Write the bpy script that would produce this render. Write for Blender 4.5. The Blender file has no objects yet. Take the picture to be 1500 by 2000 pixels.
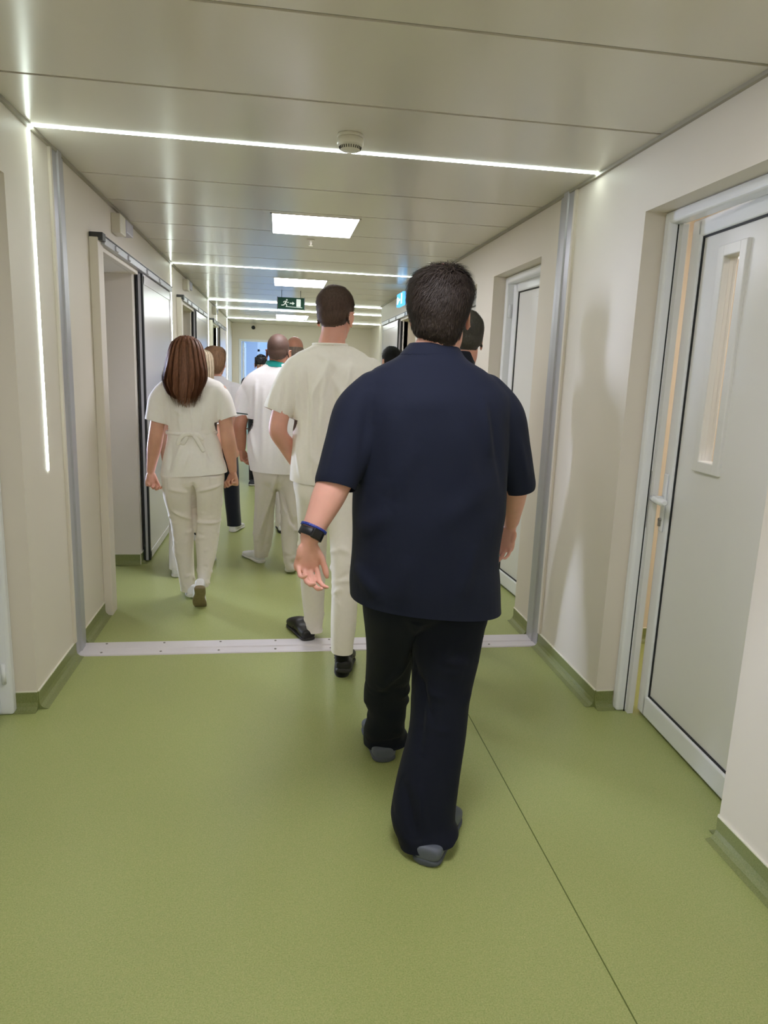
import bpy, bmesh, math, random
import numpy as np
from mathutils import Vector, Matrix, noise

random.seed(7)
RNG = np.random.default_rng(11)
SC = bpy.context.scene
COL = SC.collection
PI = math.pi

# ------------------------------------------------------------------ camera numbers (fitted to the photograph)
FPX, PITCH, YAW, ROLL, CAM_H = 1361.84, -11.3096, 8.7789, 2.1774, 1.5
XL, XR, H = -1.031, 1.47, 2.445

def cam_axes():
    p, y, r = map(math.radians, (PITCH, YAW, ROLL))
    f = Vector((math.sin(y)*math.cos(p), math.cos(y)*math.cos(p), math.sin(p)))
    rt = Vector((math.cos(y), -math.sin(y), 0.0)); up = rt.cross(f)
    return math.cos(r)*rt + math.sin(r)*up, -math.sin(r)*rt + math.cos(r)*up, f
CR, CU, CF = cam_axes()

def W(u, v, Y):
    """world point at depth plane y=Y seen at photo pixel (u, v)"""
    d = CF + CR*((u-750)/FPX) - CU*((v-1000)/FPX)
    return Vector((0, 0, CAM_H)) + d*(Y/d.y)

# ------------------------------------------------------------------ small helpers
def lin(c):
    return tuple(((x/255.0)/12.92 if x/255.0 <= 0.04045 else ((x/255.0+0.055)/1.055)**2.4) for x in c)

def link(o, parent=None):
    COL.objects.link(o)
    if parent is not None:
        o.parent = parent
    return o

def tag(o, label=None, cat=None, group=None, kind=None):
    if label: o['label'] = label
    if cat: o['category'] = cat
    if group: o['group'] = group
    if kind: o['kind'] = kind
    return o

def empty(name, loc=(0, 0, 0)):
    o = bpy.data.objects.new(name, None); o.location = loc; o.empty_display_size = 0.1
    return link(o)

def obj_from_bm(name, bm, mats, parent=None, smooth=False, origin=None):
    me = bpy.data.meshes.new(name)
    if origin is not None:
        bmesh.ops.translate(bm, verts=bm.verts, vec=-Vector(origin))
    bm.normal_update()
    bm.to_mesh(me); bm.free()
    for m in (mats if isinstance(mats, (list, tuple)) else [mats]):
        me.materials.append(m)
    if smooth:
        me.polygons.foreach_set('use_smooth', [True]*len(me.polygons))
    o = bpy.data.objects.new(name, me)
    if origin is not None and parent is None:
        o.location = origin
    return link(o, parent)

def box(bm, lo, hi, mi=0, bevel=0.0, seg=2):
    lo, hi = Vector(lo), Vector(hi)
    r = bmesh.ops.create_cube(bm, size=1.0)
    vs = r['verts']
    c = (lo+hi)/2; s = hi-lo
    for v in vs:
        v.co = Vector((c.x+v.co.x*s.x, c.y+v.co.y*s.y, c.z+v.co.z*s.z))
    fs = {f for v in vs for f in v.link_faces}
    for f in fs: f.material_index = mi
    if bevel > 0:
        es = {e for f in fs for e in f.edges}
        rb = bmesh.ops.bevel(bm, geom=list(es), offset=bevel, segments=seg, affect='EDGES', profile=0.5)
        for f in rb['faces']: f.material_index = mi
    return vs

def cyl(bm, a, b, r1, r2=None, n=20, mi=0):
    a, b = Vector(a), Vector(b); r2 = r1 if r2 is None else r2
    ax = (b-a).normalized()
    t = Vector((0, 0, 1)) if abs(ax.z) < 0.9 else Vector((1, 0, 0))
    x = ax.cross(t).normalized(); y = ax.cross(x)
    A = [bm.verts.new(a + (x*math.cos(2*PI*i/n)+y*math.sin(2*PI*i/n))*r1) for i in range(n)]
    B = [bm.verts.new(b + (x*math.cos(2*PI*i/n)+y*math.sin(2*PI*i/n))*r2) for i in range(n)]
    for i in range(n):
        f = bm.faces.new((A[i], A[(i+1) % n], B[(i+1) % n], B[i])); f.material_index = mi; f.smooth = True
    f = bm.faces.new(list(reversed(A))); f.material_index = mi
    f = bm.faces.new(B); f.material_index = mi

def lathe(bm, c, prof, n=40, mi=0, axis='z'):
    """prof: list of (r, h) going along the axis from c"""
    c = Vector(c); rings = []
    for r, h in prof:
        ring = []
        for i in range(n):
            a = 2*PI*i/n
            if axis == 'z': p = Vector((r*math.cos(a), r*math.sin(a), h))
            elif axis == 'x': p = Vector((h, r*math.cos(a), r*math.sin(a)))
            else: p = Vector((r*math.cos(a), h, r*math.sin(a)))
            ring.append(bm.verts.new(c+p))
        rings.append(ring)
    for k in range(len(rings)-1):
        for i in range(n):
            f = bm.faces.new((rings[k][i], rings[k][(i+1) % n], rings[k+1][(i+1) % n], rings[k+1][i]))
            f.material_index = mi; f.smooth = True
    for ring in (rings[0], rings[-1]):
        f = bm.faces.new(ring); f.material_index = mi
    bmesh.ops.recalc_face_normals(bm, faces=bm.faces)

def quad(bm, pts, mi=0):
    f = bm.faces.new([bm.verts.new(Vector(p)) for p in pts]); f.material_index = mi
    return f

# ------------------------------------------------------------------ materials
def mat(name, rgb, rough=0.5, metal=0.0, spec=0.5, noise_amt=0.0, noise_scale=30.0, bump=0.0, bump_scale=200.0,
        sheen=0.0, coat=0.0, sss=0.0, stretch=None, linear=False, ior=None):
    m = bpy.data.materials.new(name); m.use_nodes = True
    nt = m.node_tree; b = nt.nodes['Principled BSDF']
    c = rgb if linear else lin(rgb)
    b.inputs['Base Color'].default_value = (*c, 1)
    b.inputs['Roughness'].default_value = rough
    b.inputs['Metallic'].default_value = metal
    b.inputs['Specular IOR Level'].default_value = spec
    b.inputs['Sheen Weight'].default_value = sheen
    b.inputs['Coat Weight'].default_value = coat
    if sss:
        b.inputs['Subsurface Weight'].default_value = sss
        b.inputs['Subsurface Radius'].default_value = (1.0, 0.35, 0.2)
        b.inputs['Subsurface Scale'].default_value = 0.008
    tc = None
    def coords():
        nonlocal tc
        if tc is None:
            tc = nt.nodes.new('ShaderNodeTexCoord')
            mp = nt.nodes.new('ShaderNodeMapping')
            nt.links.new(tc.outputs['Object'], mp.inputs['Vector'])
            if stretch: mp.inputs['Scale'].default_value = stretch
            tc = mp
        return tc.outputs['Vector']
    if noise_amt > 0:
        n = nt.nodes.new('ShaderNodeTexNoise'); n.inputs['Scale'].default_value = noise_scale
        n.inputs['Detail'].default_value = 4.0
        nt.links.new(coords(), n.inputs['Vector'])
        mx = nt.nodes.new('ShaderNodeMix'); mx.data_type = 'RGBA'
        lo = tuple(max(0, x*(1-noise_amt)) for x in c); hi = tuple(min(1, x*(1+noise_amt)) for x in c)
        mx.inputs[6].default_value = (*lo, 1); mx.inputs[7].default_value = (*hi, 1)
        nt.links.new(n.outputs['Fac'], mx.inputs[0]); nt.links.new(mx.outputs[2], b.inputs['Base Color'])
    if bump > 0:
        n = nt.nodes.new('ShaderNodeTexNoise'); n.inputs['Scale'].default_value = bump_scale
        n.inputs['Detail'].default_value = 3.0
        nt.links.new(coords(), n.inputs['Vector'])
        bp = nt.nodes.new('ShaderNodeBump'); bp.inputs['Strength'].default_value = bump
        bp.inputs['Distance'].default_value = 0.002
        nt.links.new(n.outputs['Fac'], bp.inputs['Height']); nt.links.new(bp.outputs['Normal'], b.inputs['Normal'])
    return m

def emit(name, rgb, strength):
    m = bpy.data.materials.new(name); m.use_nodes = True
    nt = m.node_tree; nt.nodes.remove(nt.nodes['Principled BSDF'])
    e = nt.nodes.new('ShaderNodeEmission'); e.inputs['Color'].default_value = (*lin(rgb), 1)
    e.inputs['Strength'].default_value = strength
    nt.links.new(e.outputs[0], nt.nodes['Material Output'].inputs['Surface'])
    return m

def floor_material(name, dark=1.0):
    m = bpy.data.materials.new(name); m.use_nodes = True
    nt = m.node_tree; b = nt.nodes['Principled BSDF']
    tc = nt.nodes.new('ShaderNodeTexCoord')
    n1 = nt.nodes.new('ShaderNodeTexNoise'); n1.inputs['Scale'].default_value = 260; n1.inputs['Detail'].default_value = 5
    n2 = nt.nodes.new('ShaderNodeTexVoronoi'); n2.inputs['Scale'].default_value = 210
    n3 = nt.nodes.new('ShaderNodeTexNoise'); n3.inputs['Scale'].default_value = 1.4; n3.inputs['Detail'].default_value = 2
    for n in (n1, n2, n3): nt.links.new(tc.outputs['Object'], n.inputs['Vector'])
    cr = nt.nodes.new('ShaderNodeValToRGB')
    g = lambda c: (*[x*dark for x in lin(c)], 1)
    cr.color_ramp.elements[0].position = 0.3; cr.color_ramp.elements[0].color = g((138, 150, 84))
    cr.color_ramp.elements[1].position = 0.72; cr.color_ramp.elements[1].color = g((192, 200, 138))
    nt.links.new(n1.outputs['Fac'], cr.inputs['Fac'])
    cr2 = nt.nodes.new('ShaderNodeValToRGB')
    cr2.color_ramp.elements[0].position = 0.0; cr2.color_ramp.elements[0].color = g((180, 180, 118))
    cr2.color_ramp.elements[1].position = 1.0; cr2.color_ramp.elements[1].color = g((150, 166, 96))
    nt.links.new(n2.outputs['Color'], cr2.inputs['Fac'])
    mx = nt.nodes.new('ShaderNodeMix'); mx.data_type = 'RGBA'; mx.inputs[0].default_value = 0.45
    nt.links.new(cr.outputs['Color'], mx.inputs[6]); nt.links.new(cr2.outputs['Color'], mx.inputs[7])
    hs = nt.nodes.new('ShaderNodeHueSaturation')
    mr = nt.nodes.new('ShaderNodeMapRange'); mr.inputs['To Min'].default_value = 0.93; mr.inputs['To Max'].default_value = 1.06
    nt.links.new(n3.outputs['Fac'], mr.inputs['Value']); nt.links.new(mr.outputs['Result'], hs.inputs['Value'])
    nt.links.new(mx.outputs[2], hs.inputs['Color']); nt.links.new(hs.outputs['Color'], b.inputs['Base Color'])
    b.inputs['Roughness'].default_value = 0.36; b.inputs['Specular IOR Level'].default_value = 0.45
    bp = nt.nodes.new('ShaderNodeBump'); bp.inputs['Strength'].default_value = 0.12; bp.inputs['Distance'].default_value = 0.001
    nt.links.new(n1.outputs['Fac'], bp.inputs['Height']); nt.links.new(bp.outputs['Normal'], b.inputs['Normal'])
    return m

M = {}
M['wall'] = mat('cream_wall_paint', (229, 221, 209), rough=0.5, spec=0.35, noise_amt=0.015, noise_scale=3, bump=0.05, bump_scale=400)
M['wall_peach'] = mat('peach_wall_paint', (228, 214, 198), rough=0.6, spec=0.3)
M['wall_blue'] = mat('pale_blue_wall_paint', (205, 212, 228), rough=0.6, spec=0.3)
M['ceil'] = mat('satin_ceiling_panel', (224, 218, 208), rough=0.21, spec=0.6, noise_amt=0.02, noise_scale=2)
M['ceil_gap'] = mat('ceiling_joint_grey', (150, 146, 136), rough=0.6)
M['floor'] = floor_material('green_vinyl')
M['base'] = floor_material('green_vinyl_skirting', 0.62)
M['sealant'] = mat('pale_sealant', (232, 230, 212), rough=0.5)
M['alu'] = mat('brushed_aluminium', (186, 186, 192), rough=0.38, metal=0.35, bump=0.05, bump_scale=60, stretch=(1, 1, 0.03))
M['alu_floor'] = mat('aluminium_floor_plate', (226, 221, 224), rough=0.4, metal=0.1, noise_amt=0.04, noise_scale=12)
M['white_profile'] = mat('white_coated_profile', (238, 240, 244), rough=0.16, spec=0.6)
M['white_panel'] = mat('white_door_panel', (232, 231, 229), rough=0.3, spec=0.5, noise_amt=0.01, noise_scale=2)
M['slide_panel'] = mat('glossy_sliding_panel', (226, 222, 226), rough=0.22, spec=0.7)
M['gasket'] = mat('black_rubber_gasket', (22, 24, 28), rough=0.55)
M['dark_metal'] = mat('dark_grey_metal', (62, 62, 62), rough=0.4, metal=0.4)
M['steel'] = mat('lock_steel', (150, 146, 140), rough=0.3, metal=0.9)
M['plastic'] = mat('ivory_plastic', (226, 221, 206), rough=0.35)
M['plastic_grey'] = mat('lilac_grey_plastic', (190, 186, 200), rough=0.3)
M['dark'] = mat('dark_slot', (58, 50, 40), rough=0.7)
M['led'] = emit('led_strip_glow', (240, 255, 246), 8.0)
M['panel_light'] = emit('panel_diffuser_glow', (248, 247, 255), 9.5)
M['sign_green'] = mat('exit_sign_green', (26, 60, 44), rough=0.6, spec=0.1)
M['sign_white'] = mat('exit_sign_white', (205, 220, 205), rough=0.4)
M['sign_glow'] = emit('lit_sign_blue', (96, 186, 255), 0.8)
M['sign_glow_white'] = emit('lit_sign_white', (205, 235, 255), 1.3)
M['black_plastic'] = mat('black_plastic', (16, 16, 18), rough=0.35)
def glass_mat():
    m = bpy.data.materials.new('clear_glass'); m.use_nodes = True
    nt = m.node_tree; nt.nodes.remove(nt.nodes['Principled BSDF'])
    t = nt.nodes.new('ShaderNodeBsdfTransparent'); g = nt.nodes.new('ShaderNodeBsdfGlossy'); g.inputs['Roughness'].default_value = 0.02
    lw = nt.nodes.new('ShaderNodeLayerWeight'); lw.inputs['Blend'].default_value = 0.5
    pw = nt.nodes.new('ShaderNodeMath'); pw.operation = 'POWER'; pw.inputs[1].default_value = 4.0
    nt.links.new(lw.outputs['Facing'], pw.inputs[0])
    fr = nt.nodes.new('ShaderNodeMath'); fr.operation = 'MULTIPLY_ADD'; fr.inputs[1].default_value = 0.6; fr.inputs[2].default_value = 0.04
    nt.links.new(pw.outputs[0], fr.inputs[0])
    mx = nt.nodes.new('ShaderNodeMixShader')
    nt.links.new(fr.outputs[0], mx.inputs[0]); nt.links.new(t.outputs[0], mx.inputs[1]); nt.links.new(g.outputs[0], mx.inputs[2])
    nt.links.new(mx.outputs[0], nt.nodes['Material Output'].inputs['Surface'])
    return m
M['glass'] = glass_mat()

# ------------------------------------------------------------------ the setting
T = 0.2          # wall thickness
Y0, YE = -3.0, 16.0
XL2 = XL - T
XR2 = XR + T
LOBX = 2.02

def wall_with_holes(name, axis, p0, p1, a0, a1, z0, z1, holes, m):
    """slab between p0 and p1 on `axis`, running a0..a1 along the other axis; holes (a, b, zlo, zhi)"""
    A = sorted({a0, a1, *[h[0] for h in holes], *[h[1] for h in holes]})
    Z = sorted({z0, z1, *[h[2] for h in holes if h[2] > z0], *[h[3] for h in holes]})
    na, nz = len(A)-1, len(Z)-1
    def solid(i, k):
        if not (0 <= i < na and 0 <= k < nz): return False
        ca, cz = (A[i]+A[i+1])/2, (Z[k]+Z[k+1])/2
        return not any(h[0] < ca < h[1] and h[2] < cz < h[3] for h in holes)
    bm = bmesh.new()
    P = (lambda p, a, z: (p, a, z)) if axis == 'x' else (lambda p, a, z: (a, p, z))
    for i in range(na):
        for k in range(nz):
            if not solid(i, k): continue
            aa, ab, za, zb = A[i], A[i+1], Z[k], Z[k+1]
            for p in (p0, p1):
                quad(bm, [P(p, aa, za), P(p, ab, za), P(p, ab, zb), P(p, aa, zb)])
            if not solid(i-1, k): quad(bm, [P(p0, aa, za), P(p1, aa, za), P(p1, aa, zb), P(p0, aa, zb)])
            if not solid(i+1, k): quad(bm, [P(p0, ab, za), P(p1, ab, za), P(p1, ab, zb), P(p0, ab, zb)])
            if not solid(i, k-1): quad(bm, [P(p0, aa, za), P(p1, aa, za), P(p1, ab, za), P(p0, ab, za)])
            if not solid(i, k+1): quad(bm, [P(p0, aa, zb), P(p1, aa, zb), P(p1, ab, zb), P(p0, ab, zb)])
    bmesh.ops.remove_doubles(bm, verts=bm.verts, dist=1e-5)
    bmesh.ops.recalc_face_normals(bm, faces=bm.faces)
    o = obj_from_bm(name, bm, m)
    return tag(o, kind='structure')

NZ = 2.182       # niche height
RH = [(1.90, 2.842), (4.005, 4.915), (5.34, 6.25)]          # hinged door niches, right wall
LH = [(2.06, 3.004)]                                         # hinged door niche, left wall
LS = [4.30, 7.62, 11.0]                                      # sliding door openings, left wall (start)
RS = [7.48]                                                  # sliding door opening, right wall
SW, SH = 1.02, 2.11                                          # sliding opening width / height

wall_with_holes('wall_left', 'x', XL, XL2, Y0, YE, 0, H+0.1,
                [(a, b, 0, NZ) for a, b in LH] + [(a, a+SW, 0, SH) for a in LS], M['wall'])
wall_with_holes('wall_right', 'x', XR, XR2, Y0, 10.5, 0, H+0.1,
                [(a, b, 0, NZ) for a, b in RH] + [(a, a+SW, 0, SH) for a in RS], M['wall'])
wall_with_holes('wall_lobby_right', 'x', LOBX, LOBX+0.2, 10.5, YE+0.2, 0, H+0.1, [], M['wall'])
wall_with_holes('wall_lobby_near', 'y', 10.3, 10.5, XR2, 4.7, 0, H+0.1, [], M['wall'])
wall_with_holes('wall_end', 'y', YE, YE+0.2, XL2-2.0, LOBX+0.2, 0, H+0.1, [(-0.885, 0.35, 0, 2.105)], M['wall'])
wall_with_holes('wall_back', 'y', Y0-0.2, Y0, XL2-2.2, 4.9, 0, H+0.1, [], M['wall'])
# side rooms behind the doors
wall_with_holes('wall_left_rooms', 'x', -3.2, -3.4, Y0, YE, 0, H+0.1, [], M['wall'])
for i, (y, w) in enumerate([(3.4, .12), (7.2, .12), (9.4, .12), (12.9, .12)]):
    wall_with_holes('wall_left_partition', 'y', y, y+w, -3.2, XL2, 0, H+0.1, [], M['wall'])
wall_with_holes('wall_right_rooms', 'x', 4.5, 4.7, Y0, 10.3, 0, H+0.1, [], M['wall_peach'])
for i, (y, w) in enumerate([(0.2, .12), (3.62, .12), (5.1, .12), (6.9, .12)]):
    wall_with_holes('wall_right_partition', 'y', y, y+w, XR2, 4.5, 0, H+0.1, [], M['wall_peach'])
# room past the far opening, with the daylight window
EX0, EX1, EY1 = -1.5, 2.0, 20.6
wall_with_holes('wall_far_left', 'x', EX0-0.2, EX0, YE+0.2, EY1, 0, H+0.1, [(17.4, 20.2, 0.5, 2.35)], M['wall_blue'])  # side opening out of view, added to let blue fill light in
wall_with_holes('wall_far_right', 'x', EX1, EX1+0.2, YE+0.2, EY1, 0, H+0.1, [(16.6, 20.2, 0.5, 2.35)], M['wall_blue'])  # unseen opening added on this side too, for the blue fill
wall_with_holes('wall_far_window', 'y', EY1, EY1+0.2, EX0-0.2, EX1+0.2, 0, H+0.1, [(-0.62, 1.5, 0.75, 2.33)], M['wall_blue'])

bm = bmesh.new(); box(bm, (-3.5, Y0-0.3, -0.1), (4.8, EY1+0.3, 0.0))
tag(obj_from_bm('floor', bm, M['floor']), kind='structure')

# ceiling: transverse satin panels with shadow joints
joints = [Y0, -2.305, -1.67, -1.04, -0.41, 0.22, 0.86, 1.49, 2.125, 2.755, 3.31, 4.02, 4.60, 5.25, 5.885, 6.54, 7.18, 7.81, 8.44, 9.07, 9.70, 10.33,
          10.76, 11.5, 12.16, 12.8, 13.45, 14.5, 15.2, YE]
bm = bmesh.new()
for a, b in zip(joints[:-1], joints[1:]):
    box(bm, (XL+0.006, a+0.008, H), (LOBX if a > 10.4 else XR-0.006, b-0.008, H+0.02), 0)
box(bm, (XL-0.1, Y0, H+0.006), (LOBX+0.1, YE, H+0.06), 1)
tag(obj_from_bm('ceiling', bm, [M['ceil'], M['ceil_gap']]), kind='structure')
bm = bmesh.new()
box(bm, (-3.4, Y0-0.2, H+0.05), (XL2, YE+0.2, H+0.15)); box(bm, (XR2, Y0-0.2, H+0.05), (4.7, 10.5, H+0.15)); box(bm, (-2, YE, H+0.05), (2.4, EY1+0.2, H+0.15))
tag(obj_from_bm('ceiling_side_rooms', bm, M['wall']), kind='structure')

def strip(name, parts, m, label=None):
    bm = bmesh.new()
    for lo, hi, mi in parts: box(bm, lo, hi, mi)
    return tag(obj_from_bm(name, bm, m), kind='structure')
strip('trim_1', [((XL, Y0, H-0.014), (XL+0.016, YE, H), 0)], mat('grey_angle_trim', (168, 162, 148), rough=0.5))
strip('trim_2', [((XR-0.016, Y0, H-0.014), (XR, 10.5, H), 0)], bpy.data.materials['grey_angle_trim'])

# coved vinyl skirting
def skirting(name, runs):
    """runs: polylines along the wall foot (x, y, nx, ny) with the inward normal"""
    prof = [(0.0, 0.083), (0.005, 0.083), (0.005, 0.034), (0.010, 0.018), (0.022, 0.006), (0.042, 0.0012), (0.0, 0.0012)]
    bm = bmesh.new()
    for (x0, y0), (x1, y1), (nx, ny) in runs:
        R = []
        for x, y in ((x0, y0), (x1, y1)):
            R.append([bm.verts.new((x+nx*d, y+ny*d, z)) for d, z in prof])
        n = len(prof)
        for i in range(n):
            f = bm.faces.new((R[0][i], R[0][(i+1) % n], R[1][(i+1) % n], R[1][i])); f.material_index = 0
        bm.faces.new(R[0]); bm.faces.new(list(reversed(R[1])))
        lo = Vector((min(x0, x1, x0+nx*.007, x1+nx*.007), min(y0, y1, y0+ny*.007, y1+ny*.007), 0.082))
        hi = Vector((max(x0, x1, x0+nx*.007, x1+nx*.007), max(y0, y1, y0+ny*.007, y1+ny*.007), 0.0865))
        box(bm, lo, hi, 1)
    bmesh.ops.recalc_face_normals(bm, faces=bm.faces)
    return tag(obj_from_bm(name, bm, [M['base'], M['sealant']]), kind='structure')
TH0, TH1 = 3.575, 3.755      # expansion joint cover
runs = []
cuts = sorted([(a, b) for a, b in LH] + [(TH0, TH1)] + [(a-0.1, a+SW+0.02) for a in LS])
y = Y0
for a, b in cuts + [(YE, YE)]:
    runs.append(((XL, y), (XL, a), (1, 0))); y = b
for a, b in LH:
    runs.append(((XL, b), (XL-0.09, b), (0, -1))); runs.append(((XL, a), (XL-0.09, a), (0, 1)))
for a in LS:
    runs.append(((XL, a+SW), (XL2, a+SW), (0, -1)))
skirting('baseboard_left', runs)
runs = []
cuts = sorted([(a, b) for a, b in RH] + [(TH0, TH1)] + [(a-0.1, a+SW+0.02) for a in RS])
y = Y0
for a, b in cuts + [(10.5, 10.5)]:
    runs.append(((XR, y), (XR, a), (-1, 0))); y = b
for a, b in RH:
    runs.append(((XR, b), (XR+0.085, b), (0, -1))); runs.append(((XR, a), (XR+0.085, a), (0, 1)))
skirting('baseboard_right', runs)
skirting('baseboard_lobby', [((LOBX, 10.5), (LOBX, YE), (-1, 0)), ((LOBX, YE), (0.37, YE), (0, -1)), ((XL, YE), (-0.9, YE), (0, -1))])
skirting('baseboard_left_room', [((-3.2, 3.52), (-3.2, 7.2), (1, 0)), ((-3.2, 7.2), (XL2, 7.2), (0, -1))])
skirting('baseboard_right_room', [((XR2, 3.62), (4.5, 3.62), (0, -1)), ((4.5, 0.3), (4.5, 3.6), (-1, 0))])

# expansion joint cover: floor plate and wall profiles
bm = bmesh.new()
prof = [(TH0, 0.0), (TH0+0.004, 0.006), (TH0+0.062, 0.008), (TH0+0.068, 0.0135), (TH1-0.068, 0.0135), (TH1-0.062, 0.008), (TH1-0.004, 0.006), (TH1, 0.0)]
R = [[bm.verts.new((x, yy, z+0.0005)) for yy, z in prof] for x in (XL+0.004, XR-0.004)]
for i in range(len(prof)): bm.faces.new((R[0][i], R[0][(i+1) % 8], R[1][(i+1) % 8], R[1][i]))
bm.faces.new(R[0]); bm.faces.new(list(reversed(R[1])))
bmesh.ops.recalc_face_normals(bm, faces=bm.faces)
th = tag(obj_from_bm('trim_3', bm, M['alu_floor']), kind='structure')
bm = bmesh.new()
x = XL+0.12
while x < XR-0.05:
    for yy, zz in ((TH0+0.03, 0.0075), (TH1-0.03, 0.0075)):
        cyl(bm, (x, yy, zz), (x, yy, zz+0.0025), 0.006, n=12)
    x += 0.3
obj_from_bm('screw', bm, M['steel'], th)
for k, (X, s) in enumerate(((XL, 1), (XR, -1))):
    bm = bmesh.new()
    prof = [(TH0, 0.0), (TH0+0.003, 0.008), (TH0+0.058, 0.012), (TH0+0.064, 0.02), (TH1-0.064, 0.02), (TH1-0.058, 0.012), (TH1-0.003, 0.008), (TH1, 0.0)]
    R = [[bm.verts.new((X+s*d, yy, z)) for yy, d in prof] for z in (0.0, H-0.004)]
    for i in range(8): bm.faces.new((R[0][i], R[0][(i+1) % 8], R[1][(i+1) % 8], R[1][i]))
    bm.faces.new(R[0]); bm.faces.new(list(reversed(R[1])))
    bmesh.ops.recalc_face_normals(bm, faces=bm.faces)
    tag(obj_from_bm('trim_%d' % (4+k), bm, M['alu']), kind='structure')
    bm = bmesh.new(); box(bm, (min(X, X+s*0.012), TH0-0.026, 0.085), (max(X, X+s*0.012), TH0-0.002, H-0.004))
    tag(obj_from_bm('trim_%d' % (6+k), bm, M['wall']), kind='structure')
# welded floor seam
bm = bmesh.new(); box(bm, (0.853, -1.5, 0.0), (0.8565, TH0, 0.0008))
tag(obj_from_bm('trim_8', bm, mat('floor_weld_seam', (96, 108, 46), rough=0.5)), kind='structure')

# ------------------------------------------------------------------ hinged doors
def frame_profile(bm, s, X, y0, y1, ztop, w=0.047, d=0.07):
    """white tubular frame filling a niche; s=+1 when the room lies at larger x"""
    xa, xb = sorted((X, X+s*d))
    box(bm, (xa, y0, 0.0), (xb, y0+w, ztop), 0, bevel=0.012, seg=3)
    box(bm, (xa, y1-w, 0.0), (xb, y1, ztop), 0, bevel=0.012, seg=3)
    box(bm, (xa, y0+w*0.5, ztop-w), (xb, y1-w*0.5, ztop), 0, bevel=0.012, seg=3)

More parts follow.
